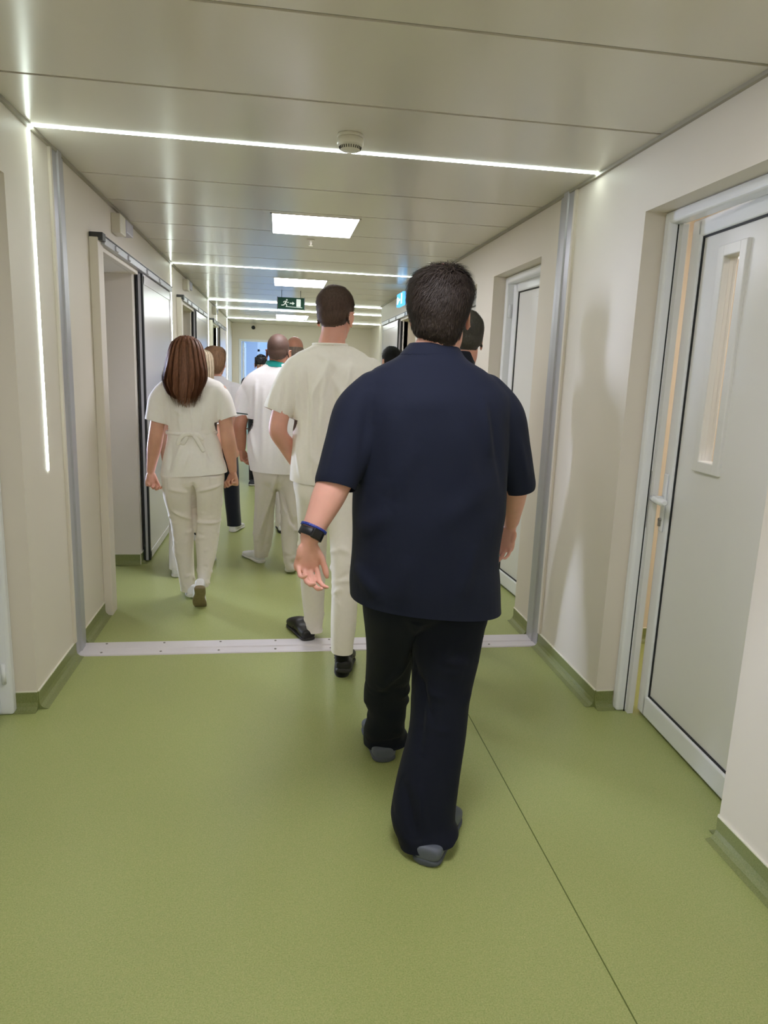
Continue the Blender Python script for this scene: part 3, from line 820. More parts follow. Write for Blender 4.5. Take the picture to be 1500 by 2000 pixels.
def WZ(u, Y, z):
    v = 1000.0
    for _ in range(6):
        p = W(u, v, Y); q = W(u, v+1, Y); v += (z-p.z)/(q.z-p.z)
    return W(u, v, Y)

def zr(z, uL, uR, Y, hd, e=2.3):
    a, b = WZ(uL, Y, z), WZ(uR, Y, z)
    return ((a+b)/2, (b-a)/2, Vector((0, hd, 0)), e)

def hem_cut(a, b, rad, down=True):
    """trim plane through the two ends of a hem, level in depth"""
    a, b = V3(a), V3(b); d = (b-a).normalized(); n = d.cross(Vector((0, 1, 0)))
    if (n.z > 0) == down: n = -n
    return ((a+b)/2, n, rad)

def finish(name, me, co, mats, root):
    off = np.array(root.location) if root is not None else np.zeros(3)
    if root is not None and root.parent is not None: off = off + np.array(root.parent.location)
    me.vertices.foreach_set('co', (co-off).astype(np.float32).ravel())
    me.polygons.foreach_set('use_smooth', [True]*len(me.polygons))
    me.materials.clear()
    for m in (mats if isinstance(mats, (list, tuple)) else [mats]): me.materials.append(m)
    me.update()
    o = bpy.data.objects.new(name, me)
    return link(o, root)

def world_co(o):
    me = o.data; n = len(me.vertices)
    co = np.empty(n*3, np.float32); me.vertices.foreach_get('co', co)
    off = np.zeros(3); p = o.parent
    while p is not None: off = off+np.array(p.location); p = p.parent
    return co.reshape(-1, 3).astype(np.float64)+off

def raw_mesh(name, v, f, mats, root, smooth=True):
    me = bpy.data.meshes.new(name); me.from_pydata([(0, 0, 0)]*0 + [tuple(x) for x in v], [], f); me.update()
    return finish(name, me, np.array(v, float), mats, root)

# ---- cloth relief
FOLD_K = [1.0]
def folds_disp(P, folds):
    """ridges and valleys along segments; a segment given as Vectors is draped onto the near (back) side of the cloth"""
    d = np.zeros(len(P))
    for A, B, amp, wd in folds:
        drape = isinstance(A, Vector)
        A = np.array(A); B = np.array(B)
        Q = P; k = 1.0
        if drape:
            ok = np.abs(P[:, 1]-(A[1]+B[1])/2) < 0.125
            k = FOLD_K[0]; Q = P*np.array([1, 0, 1]); A = A*np.array([1, 0, 1]); B = B*np.array([1, 0, 1])
        else:
            ok = np.ones(len(P), bool); k = 1.7
        ab = B-A; L2 = ab@ab+1e-9
        t = ((Q-A)@ab)/L2; tc = np.clip(t, 0, 1)
        dist = np.linalg.norm(Q-(A+tc[:, None]*ab), axis=1)
        near = (dist < 3*wd) & ok
        tt = tc[near]
        d[near] += k*amp*np.exp(-(dist[near]/(wd*.85))**2)*np.clip(np.sin(PI*np.clip(tt, 0.03, 0.97)), 0, 1)**0.6
    return d

def wave(P, k, seed, stretch=(1, 1, 1), n=7):
    r = np.random.default_rng(seed); Q = P*np.array(stretch)
    out = np.zeros(len(P))
    wq = np.stack([np.sin(Q@r.normal(size=3)*k*0.4+r.uniform(0, 6)) for _ in range(3)], 1)*(0.8/k)
    for i in range(n):
        d = r.normal(size=3); d /= np.linalg.norm(d)
        out += np.sin((Q+wq)@d*k*r.uniform(0.6, 1.5)+r.uniform(0, 6))
    return out/n

def ridged(P, k, seed, stretch=(1, 1, 1)):
    w = wave(P, k, seed, stretch)
    return np.exp(-(w/0.16)**2)

# ---- head, hands, feet
def head_geo(g, M, s=1.0, fem=False, neck_base=None, neck_r=0.058):
    e = lambda c, r: g.ell([x*s for x in c], [x*s for x in r], M)
    e((0, -0.012, 0.036), (0.076, 0.097, 0.092))
    e((0, -0.05, 0.0), (0.064, 0.055, 0.065))
    e((0, 0.028, -0.030), (0.062, 0.066, 0.082))
    e((0, 0.040, -0.082), (0.046 if not fem else 0.040, 0.046, 0.036))
    e((0, 0.073, -0.100), (0.020, 0.016, 0.016))
    e((0, 0.078, 0.014), (0.048, 0.016, 0.010))
    e((0.034, 0.066, -0.030), (0.024, 0.022, 0.020)); e((-0.034, 0.066, -0.030), (0.024, 0.022, 0.020))
    e((0, 0.091, -0.070), (0.023, 0.010, 0.006)); e((0, 0.090, -0.080), (0.020, 0.010, 0.006))
    T = lambda p: M @ (Vector(p)*s)
    g.tube([(T((0, 0.088, 0.008)), 0.007*s), (T((0, 0.102, -0.014)), 0.009*s), (T((0, 0.111, -0.034)), 0.012*s)])
    e((0.012, 0.098, -0.040), (0.009, 0.010, 0.007)); e((-0.012, 0.098, -0.040), (0.009, 0.010, 0.007))
    for sx in (-1, 1):
        Me = M @ Matrix.Translation((sx*0.083*s, -0.010*s, -0.012*s)) @ Matrix.Rotation(sx*math.radians(-28), 4, 'Z') @ Matrix.Rotation(math.radians(-8), 4, 'X') @ Matrix.Scale(1.12, 4)
        g.ell((0, 0, 0), (0.006*s, 0.018*s, 0.031*s), Me)
        pts = []
        for a in np.linspace(-1.9, 2.5, 9):      # helix rim
            pts.append((Me @ Vector((sx*0.006*s, (-0.016*math.cos(a*0.9)-0.001)*s, 0.029*math.sin(a*0.8)*s)), 0.0042*s))
        g.tube(pts, n=10, step=0.006)
        g.ell((0, 0.006*s, -0.028*s), (0.005*s, 0.009*s, 0.009*s), Me)
    if neck_base is not None:
        nb = V3(neck_base)
        g.tube([(T((0, -0.018, -0.03)), neck_r*s*0.95), (T((0, -0.02, -0.08)), neck_r*s*0.95), (nb, neck_r*1.06), (nb+Vector((0, 0, -0.08)), neck_r*1.2)])

def head_details(M, s, root, iris=(70, 50, 35)):
    for sx in (-1, 1):
        g = Geo(); g.ell((sx*0.032*s, 0.080*s, 0.002*s), (0.0125*s, 0.0115*s, 0.0115*s), M, n=8)
        raw_mesh('eye', g.v, g.f, M_EYE, root)

def head_matrix(c, yaw=0.0, pitch=0.0, roll=0.0):
    return Matrix.Translation(c) @ Matrix.Rotation(math.radians(yaw), 4, 'Z') @ Matrix.Rotation(math.radians(pitch), 4, 'X') @ Matrix.Rotation(math.radians(roll), 4, 'Y')

def hand_geo(g, wrist, yd, zp, side, curl=(25, 30, 20), s=1.0, lateral=0.0, thumb=(0.55, 0.75, 0.30), thumb_bend=0.2, spread=1.0):
    """palm and five fingers; yd finger direction, zp palm normal, side 'L' or 'R'"""
    y = V3(yd).normalized(); z = V3(zp); z = (z-y*z.dot(y)).normalized()
    x = y.cross(z)*(-1 if side == 'L' else 1)
    o = V3(wrist)
    P = lambda a, b, c: o + (x*a+y*b+z*c)*s
    ring = lambda b, w, t, cx=0.0, cz=0.0: (P(cx, b, cz), x*w*s, z*t*s, 2.5)
    g.loft([ring(-0.02, 0.024, 0.020), ring(0.0, 0.026, 0.019), ring(0.02, 0.031, 0.019, 0.002), ring(0.05, 0.039, 0.018, 0.002), ring(0.08, 0.041, 0.0155), ring(0.094, 0.038, 0.012), ring(0.1, 0.03, 0.008)], n=24, step=0.008)
    g.ell((0, 0, 0), (0.014*s, 0.028*s, 0.012*s), Matrix.Translation(P(0.024, 0.035, 0.008)) @ Matrix((x, y, z)).transposed().to_4x4(), n=10)
    g.ell((0, 0, 0), (0.011*s, 0.030*s, 0.010*s), Matrix.Translation(P(-0.028, 0.035, 0.008)) @ Matrix((x, y, z)).transposed().to_4x4(), n=10)
    specs = [(0.0315, 0.088, (0.043, 0.025, 0.021), 0.0088, 0.05), (0.0105, 0.094, (0.047, 0.029, 0.022), 0.0090, 0.012), (-0.0105, 0.091, (0.043, 0.027, 0.021), 0.0086, -0.025), (-0.0305, 0.082, (0.034, 0.020, 0.019), 0.0076, -0.07)]
    for i, (bx, by, L, r, sp) in enumerate(specs):
        c = [math.radians(a*(1+0.10*i)) for a in curl]
        p = P(bx, by-0.012, 0); ang = 0.0
        pts = [(P(bx, by-0.03, 0), r*s*0.9), (p, r*s*1.02)]
        for k, seglen in enumerate((L[0]+0.012, L[1], L[2])):
            ang += c[k]
            d = (x*(sp*spread+lateral*(k+1)/2) + y*math.cos(ang) + z*math.sin(ang)).normalized()
            mid = p+d*seglen*s*0.5
            rr = r*(1.0-0.08*k)
            pts.append((mid, rr*s*0.95)); p = p+d*seglen*s
            pts.append((p, rr*s*(1.0 if k < 2 else 0.72)))
        g.tube(pts, n=12, step=0.005)
    t0 = P(0.020, 0.018, 0.006); td = (x*thumb[0]+y*thumb[1]+z*thumb[2]).normalized()
    t1 = t0+td*0.044*s
    td2 = (td + y*thumb_bend + z*0.1).normalized(); t2 = t1+td2*0.034*s
    td3 = (td2 + y*thumb_bend*0.8 + z*0.12).normalized(); t3 = t2+td3*0.026*s
    g.tube([(t0, 0.0125*s), ((t0+t1)/2, 0.0125*s), (t1, 0.0112*s), ((t1+t2)/2, 0.0100*s), (t2, 0.0104*s), ((t2+t3)/2, 0.0098*s), (t3, 0.007*s)], n=12, step=0.006)
    return P

def shoe_matrix(heel, yaw, pitch=0.0, L=0.28):
    """heel: floor point under the back of the heel; yaw from +Y, positive to the left; pitch lifts the heel about the ball of the foot"""
    Mz = Matrix.Translation(V3(heel)) @ Matrix.Rotation(math.radians(yaw), 4, 'Z')
    piv = Vector((0, L*0.78, 0))
    return Mz @ Matrix.Translation(piv) @ Matrix.Rotation(math.radians(-pitch), 4, 'X') @ Matrix.Translation(-piv)

def add_shoe(root, M, kind, mats, L=0.28, w=1.0, side=1, strap=False):
    """side +1 right foot, -1 left: the toe cap leans to the inside"""
    MM = M.to_3x3()
    def rings(sec):
        out = []
        for f, hw, z0, z1 in sec:
            cx = -side*0.010*math.sin(PI*min(1, max(0, f)))*1.0 if f > .3 else 0
            c = M @ Vector((cx, f*L, (z0+z1)/2))
            out.append((c, MM @ Vector((hw*w, 0, 0)), MM @ Vector((0, 0, (z1-z0)/2)), 2.7))
        return out
    if kind == 'clog':
        g = Geo(); g.loft(rings([(0.0, .018, .02, .050), (.012, .034, .016, .060), (.05, .042, .012, .064), (.2, .043, .012, .064), (.36, .046, .012, .066), (.5, .051, .012, .088), (.66, .056, .012, .084), (.82, .054, .012, .070), (.94, .040, .014, .05), (1.0, .016, .018, .034)]), step=.01)
        o = fused('shoe', g, .004, mats[0], root, smooth=3)
        g = Geo(); g.loft(rings([(-.006, .016, .0, .022), (.015, .036, 0, .024), (.06, .043, 0, .024), (.3, .044, 0, .022), (.66, .056, 0, .022), (.84, .054, 0.002, .022), (.96, .036, .004, .022), (1.004, .014, .008, .022)]), step=.01)
        so = fused('sole', g, .004, mats[1], o, smooth=2)
        g = Geo(); pts = []
        for a in (np.linspace(-0.15, PI+0.15, 14) if strap else []):
            pts.append((M @ Vector((0.045*w*math.cos(a), L*0.30-L*0.33*math.sin(a), 0.062+0.004*math.sin(a))), 0.0035, 0.012))
        if pts:
            g.tube(pts, n=10, step=.006, ref=MM @ Vector((0, 0, 1)))
            fused('heel_strap', g, .0025, mats[0], o, smooth=2)
        for sgn in (-1, 1):
          bm = bmesh.new()
          for fx, fy, fz, nn in ((1, .52, .050, 0), (1, .60, .052, 0), (1, .68, .048, 0), (1, .57, .034, 0), (1, .66, .033, 0), (-1, .52, .050, 0), (-1, .6, .052, 0), (-1, .68, .048, 0), (-1, .57, .034, 0)):
            if fx != sgn: continue
            c = M @ Vector((fx*(0.0545-abs(fz-.04)*.22)*w-side*.009, fy*L, fz)); d = MM @ Vector((fx, 0, .25))
            cyl(bm, c-d*.006, c+d*.002, .0042, n=10)
          obj_from_bm_rel('vent_holes', bm, M_['black_hole'], o)
    else:
        g = Geo(); g.loft(rings([(0.0, .016, .02, .055), (.015, .030, .012, .078), (.06, .035, .012, .086), (.2, .036, .012, .088), (.35, .037, .012, .090), (.5, .042, .012, .078), (.68, .0465, .012, .060), (.84, .043, .012, .050), (.95, .031, .014, .042), (1.0, .012, .018, .032)]), step=.01)
        o = fused('shoe', g, .004, mats[0], root, smooth=3)
        g = Geo(); g.loft(rings([(-.008, .018, .002, .026), (.012, .034, 0, .030), (.06, .040, 0, .031), (.3, .039, 0, .028), (.5, .043, 0, .026), (.7, .050, 0, .025), (.86, .046, .002, .024), (.97, .030, .006, .025), (1.006, .013, .010, .026)]), step=.01)
        so = fused('sole', g, .004, mats[1], o, smooth=2)
        if kind == 'sneaker':
            g = Geo()
            for k in range(5):
                y = L*(0.40+0.06*k); zt = 0.090-0.0075*k
                g.tube([(M @ Vector((-.026*w, y, zt-.012)), .0028), (M @ Vector((0, y+.004, zt+.001)), .0028), (M @ Vector((.026*w, y, zt-.012)), .0028)], n=8, step=.006)
            raw_mesh('laces', g.v, g.f, mats[0], o)
    return o

def obj_from_bm_rel(name, bm, m, parent):
    off = Vector((0, 0, 0)); p = parent
    while p is not None: off += p.location; p = p.parent
    bmesh.ops.translate(bm, verts=bm.verts, vec=-off)
    return obj_from_bm(name, bm, m, parent, smooth=True)

# ---- hair
def short_hair(body, HM, s, root, m, thick=0.016, nape=-0.075, temple=0.0, front=0.055, strands=5000, slen=0.022, seed=1, tuft=0.004, bald=None, sw=0.0015, ear_gap=True, name='hair', lift_k=0.35, mess=0.018, vol=None):
    """hair fitted to the head's own surface; thickness fades out at the hairline; short strands laid over it"""
    tmp = None
    if vol is not None:
        g = Geo()
        g.loft(vol, n=40, step=.01)
        tmp = body = fused('hair_volume', g, 0.004, m, root, smooth=6)
    P = world_co(body); me = body.data; n = len(P)
    no = np.empty(n*3, np.float32); me.vertices.foreach_get('normal', no); no = no.reshape(-1, 3).astype(float)
    Mi = np.array(HM.inverted()); Lc = (P@Mi[:3, :3].T+Mi[:3, 3])/s
    x, y, z = Lc[:, 0], Lc[:, 1], Lc[:, 2]
    # hairline height as a function of how far forward the point lies
    zl = np.where(y < -0.02, nape+np.clip((y+0.10)/0.08, 0, 1)*0.035, 0)
    zl = np.where((y >= -0.02) & (y < 0.04), nape+0.035+(y+0.02)/0.06*(temple-(nape+0.035)), zl)
    zl = np.where(y >= 0.04, temple+(y-0.04)/0.04*(front-temple), zl)
    sd = z-zl + 0.006*wave(Lc, 90, seed+3)
    ear = np.sqrt(((np.abs(x)-0.088)/0.016)**2+((y+0.008)/0.030)**2+((z+0.010)/0.044)**2)
    if ear_gap: sd = np.minimum(sd, (ear-1)*0.022)
    sd = np.where((np.abs(x) > 0.13) | (z < -0.12) | (y > 0.1), -1, sd)
    if bald is not None: sd = np.minimum(sd, bald(Lc))
    if vol is not None: sd = np.full(n, 0.05)*np.clip((z-nape)/0.05, 0.25, 1)
    mask = sd > -0.004
    fade = np.clip(sd/0.042, 0, 1); fade = fade*fade*(3-2*fade)
    th = thick*fade*(0.55+0.45*np.clip((z+0.02)/0.1, 0, 1))*s
    th = th*(0 if vol is not None else 1)+fade*tuft*(wave(Lc, 60, seed)+0.6*wave(Lc, 150, seed+1))*np.clip(0.5+z*7, 0.4, 1.5)
    Q = P+no*(th+0.0012)[:, None]
    nf = len(me.polygons)
    idx = np.empty(nf*4, np.int32)
    if len(me.loops) != nf*4: raise RuntimeError('quads expected')
    me.loops.foreach_get('vertex_index', idx); F = idx.reshape(-1, 4)
    F = F[mask[F].all(1)]
    used = np.unique(F); mp = -np.ones(n, int); mp[used] = np.arange(len(used))
    v = Q[used].tolist(); f = mp[F].tolist()
    if strands:
        r = np.random.default_rng(seed)
        cand = F[fade[F].min(1) > 0.12]
        pick = cand[r.integers(0, len(cand), strands)]
        w4 = r.dirichlet(np.ones(4), strands)
        p = (Q[pick]*w4[:, :, None]).sum(1); nn = (no[pick]*w4[:, :, None]).sum(1); nn /= np.linalg.norm(nn, axis=1)[:, None]
        lc = (Lc[pick]*w4[:, :, None]).sum(1); fd = fade[pick].mean(1)
        crown = np.array([0.012, -0.055, 0.125])
        d = lc-crown; d = d+np.cross(d, [0, 0, 1])*0.45+r.normal(size=d.shape)*mess
        R3 = np.array(HM.to_3x3()); d = d@R3.T
        d[:, 2] -= 0.02
        d -= nn*(d*nn).sum(1)[:, None]; d /= (np.linalg.norm(d, axis=1)[:, None]+1e-9)
        Ls = slen*s*(0.55+0.75*r.random(strands))*(0.35+0.65*fd)*np.clip(0.55+lc[:, 2]*5, 0.45, 1.2)
        side = np.cross(nn, d); wv = sw*(0.7+0.6*r.random(strands))
        lift = r.uniform(0.25, 0.25+lift_k, strands)
        base = len(v); K = 4
        for k in range(K+1):
            t = k/K
            c = p-nn*0.0015+d*(Ls*t)[:, None]+nn*(lift*Ls*(t-0.75*t*t))[:, None]
            ww = (wv*(1-0.85*t*t))[:, None]*side
            v.extend((c-ww).tolist()); v.extend((c+ww).tolist())
        S = strands
        for k in range(K):
            a, b, a2, b2 = base+2*k*S, base+(2*k+1)*S, base+(2*k+2)*S, base+(2*k+3)*S
            f.extend([[a+i, b+i, b2+i, a2+i] for i in range(S)])
    if tmp is not None: bpy.data.objects.remove(tmp)
    return raw_mesh(name, v, f, m, root)

def long_hair(rings, root, m, n_str=3500, seed=2, tmin=0.0, voxel=0.006, tip=0.05, sw=0.0016, lock=0.006, arc=(PI*1.02, PI*1.98), core=True, wander=0.12, out=0.004):
    """hair mass lofted through rings (top to tips) with strands running down it"""
    D = np.array(densify(rings, 0.012)); m_ = len(D)
    objs = None
    r = np.random.default_rng(seed)
    v, f = [], []
    def S(th, t):
        q = np.clip(t, 0, 1)*(m_-1); i = np.minimum(q.astype(int), m_-2); w = (q-i)[:, None]
        A = D[i]*(1-w)+D[i+1]*w
        c, s = np.cos(th), np.sin(th); e = A[:, 9]
        x = np.sign(c)*np.abs(c)**(2/e); y = np.sign(s)*np.abs(s)**(2/e)
        return A[:, :3]+x[:, None]*A[:, 3:6]+y[:, None]*A[:, 6:9], A[:, :3]
    th0 = r.uniform(arc[0], arc[1], n_str)
    grp = np.round(th0*7/1.0)/7.0
    th0 = th0*0.55+grp*0.45+r.normal(size=n_str)*0.012
    ta = r.uniform(tmin, 0.5, n_str)*r.random(n_str); tb = np.clip(ta+r.uniform(0.45, 0.9, n_str), 0, 1.0)
    K = 12
    ph = r.uniform(0, 6, n_str); off = r.uniform(0.0, out, n_str)+out*0.6*np.sin(grp*23)
    base = 0
    prev = None; pts = []
    for k in range(K+1):
        t = ta+(tb-ta)*k/K
        th = th0+wander*np.sin(t*4+ph*0.4+grp*5)*t*0.5
        p, c = S(th, t)
        nrm = p-c; nrm[:, 2] = 0; nrm /= (np.linalg.norm(nrm, axis=1)[:, None]+1e-9)
        p = p+nrm*(off+0.002)[:, None]
        if k == K:
            p[:, 2] -= r.uniform(0, tip, n_str)*(tb > 0.9); p[:, 0] += r.normal(size=n_str)*0.006
        pts.append((p, nrm))
    wv = sw*(0.6+0.8*r.random(n_str))
    for k in range(K+1):
        p, nrm = pts[k]
        d = pts[min(k+1, K)][0]-pts[max(k-1, 0)][0]; sd = np.cross(nrm, d); sd /= (np.linalg.norm(sd, axis=1)[:, None]+1e-9)
        ww = sd*(wv*(1-0.8*(k/K)**3))[:, None]
        v.extend((p-ww).tolist()); v.extend((p+ww).tolist())
    for k in range(K):
        a, b, a2, b2 = 2*k*n_str, (2*k+1)*n_str, (2*k+2)*n_str, (2*k+3)*n_str
        f.extend([[a+i, b+i, b2+i, a2+i] for i in range(n_str)])
    if core:
        g = Geo(); g.loft(rings, n=40, step=.012)
        def post(P, N):
            ang = np.arctan2(P[:, 1]-np.mean(P[:, 1]), P[:, 0]-np.mean(P[:, 0]))
            return P+N*(lock*np.sin(ang*19+P[:, 2]*3+np.sin(P[:, 2]*17))*0.5+lock*0.5*wave(P, 60, seed, (1, 1, .2)))[:, None]
        o = fused('hair', g, voxel, m, root, smooth=3, post=post)
        co = world_co(o); nb = len(co)
        idx = np.empty(len(o.data.polygons)*4, np.int32); o.data.loops.foreach_get('vertex_index', idx)
        F = (idx.reshape(-1, 4)+len(v)).tolist()
        v = v+co.tolist(); f = f+F
        bpy.data.objects.remove(o)
    return raw_mesh('hair', v, f, m, root)

# ---- people materials
M_ = {}
M_EYE = mat('eye_white', (225, 222, 215), rough=0.2)
M_['black_hole'] = M['dark']
def skin(name, rgb): return mat(name, rgb, rough=0.48, spec=0.35, sss=0.12, noise_amt=0.10, noise_scale=22, bump=0.10, bump_scale=300)
M_['skin_pink'] = skin('skin_pink', (226, 172, 156))
M_['skin_tan'] = skin('skin_tan', (216, 164, 140))
M_['skin_brown'] = skin('skin_brown', (186, 132, 108))
M_['skin_ruddy'] = skin('skin_ruddy', (224, 166, 146))
def cloth(name, rgb, sheen=0.25, rough=0.85, bump=0.15): return mat(name, rgb, rough=rough, spec=0.2, sheen=sheen, noise_amt=0.03, noise_scale=60, bump=bump, bump_scale=700)
M_['navy'] = cloth('navy_scrub_cotton', (27, 32, 50), sheen=0.03)
M_['navy_trousers'] = cloth('navy_trouser_cotton', (20, 24, 37), sheen=0.03)
M_['cream'] = cloth('cream_jersey', (246, 240, 231))
M_['cream_trousers'] = cloth('cream_trouser_cotton', (246, 239, 229))
M_['white'] = cloth('white_tunic_cotton', (249, 245, 240))
M_['white4'] = cloth('bright_white_tunic_cotton', (250, 247, 248))
M_['offwhite'] = cloth('off_white_trouser_cotton', (240, 233, 224))
M_['grey_white'] = cloth('pale_grey_cotton', (222, 220, 222))
M_['taupe'] = cloth('pale_taupe_trouser_cotton', (226, 219, 212))
M_['dark_cloth'] = cloth('dark_navy_cotton', (26, 30, 42))
M_['black_cloth'] = cloth('black_cotton', (20, 20, 24))
M_['teal'] = cloth('teal_collar_cotton', (28, 150, 142))
M_['piping'] = cloth('dark_green_piping', (36, 66, 58))
M_['sock'] = cloth('black_sock', (12, 12, 13))
M_['clog'] = mat('slate_grey_foam', (92, 98, 112), rough=0.5, noise_amt=0.05, noise_scale=40)
M_['clog_sole'] = mat('slate_grey_foam_sole', (80, 86, 98), rough=0.6)
M_['black_shoe'] = mat('black_foam', (22, 22, 22), rough=0.45)
M_['black_sole'] = mat('charcoal_foam_sole', (42, 41, 40), rough=0.6)
M_['white_shoe'] = mat('white_leather', (236, 236, 238), rough=0.42)
M_['white_sole'] = mat('white_rubber_sole', (226, 224, 220), rough=0.55)
M_['gum_sole'] = mat('worn_tan_rubber_sole', (138, 124, 92), rough=0.7, noise_amt=0.25, noise_scale=40)
M_['dark_shoe'] = mat('dark_knit_shoe', (40, 42, 48), rough=0.7)
def hairm(name, rgb, rough=0.58):
    return mat(name, rgb, rough=rough, spec=0.3, noise_amt=0.7, noise_scale=70, stretch=(3, 3, 0.4), bump=0.5, bump_scale=260)
M_['hair_dark'] = hairm('hair_dark_brown', (52, 43, 38))
M_['hair_brown'] = hairm('hair_brown', (86, 66, 56))
M_['hair_auburn'] = hairm('hair_auburn', (124, 82, 60), 0.42)
M_['hair_light'] = hairm('hair_light_brown', (146, 112, 84))
M_['hair_blonde'] = hairm('hair_blonde', (196, 178, 150))
M_['hair_black'] = hairm('hair_black', (20, 19, 19))
M_['hair_silver'] = hairm('hair_silver_brown', (122, 108, 96))
M_['hair_grey'] = hairm('hair_salt_pepper', (72, 68, 62))
M_['stubble'] = mat('cropped_stubble', (98, 74, 64), rough=0.6, noise_amt=0.25, noise_scale=120)

# ================================================================== PEOPLE: the walkers
def person(label, base):
    r = empty('person', base); return tag(r, label, 'person')

def slim_trunk(g, neck, pelvis, hips, knees, ankles, shoulders, k=1.0):
    """hidden under the clothes: keeps head, arms and legs one body"""
    n, p = V3(neck), V3(pelvis)
    g.tube([(n+Vector((0, 0, -.03)), .06*k), (n.lerp(p, .3), .10*k, .085*k), (n.lerp(p, .7), .105*k, .085*k), (p, .12*k, .09*k)], n=20, step=.03)
    for s in shoulders:
        s = V3(s); g.tube([(n+Vector((0, 0, -.07)), .05*k), (s, .048*k)], n=14, step=.03)
    for h, kn, a in zip(hips, knees, ankles):
        h, kn, a = V3(h), V3(kn), V3(a)
        g.tube([(p.lerp(h, .6), .075*k), (h, .072*k), (h.lerp(kn, .6), .055*k), (kn, .045*k), (kn.lerp(a, .35), .046*k), (a, .030*k)], n=16, step=.03)

def leg_folds(rings, n, seed, amp=0.006, width=0.013, zones=((0.35, 0.6), (0.8, 1.0)), back_only=True):
    D = np.array(densify(rings, 0.01)); r = np.random.default_rng(seed); out = []
    m = len(D)
    for i in range(n):
        z0, z1 = zones[i % len(zones)]
        q = D[int(np.clip(r.uniform(z0, z1), 0, .999)*m)]
        a0 = r.uniform(PI, 2*PI) if back_only else r.uniform(0, 2*PI)
        da = r.uniform(0.5, 1.3)*r.choice([-1, 1]); dz = r.uniform(-0.02, 0.06)
        p = lambda a: q[:3]+q[3:6]*math.cos(a)+q[6:9]*math.sin(a)
        A = p(a0); B = p(a0+da)+np.array([0, 0, dz])
        out.append((A, B, amp*r.uniform(0.5, 1.2)*r.choice([1, 1, -0.8]), width*r.uniform(0.7, 1.5)))
    return out

def cloth_post(folds=(), wa=0.003, wk=14, seed=1, stretch=(1, 1, .45), hem=None, ridge=0.0, rk=11, rstretch=(1, 1, .3), mask=None):
    def post(P, N):
        d = wa*wave(P, wk, seed, stretch)
        if ridge: d += ridge*(ridged(P, rk, seed+5, rstretch)-0.3)
        if mask is not None: d = d*mask(P)
        d += folds_disp(P, folds)
        return P+N*d[:, None]
    return post

def ring_trim(name, pts, r, m, root, ref=None, flat=None, closed=False, voxel=None):
    g = Geo(); g.tube([(p, r) if flat is None else (p, r, flat) for p in pts], n=10, step=.008, ref=ref)
    return raw_mesh(name, g.v, g.f, m, root)

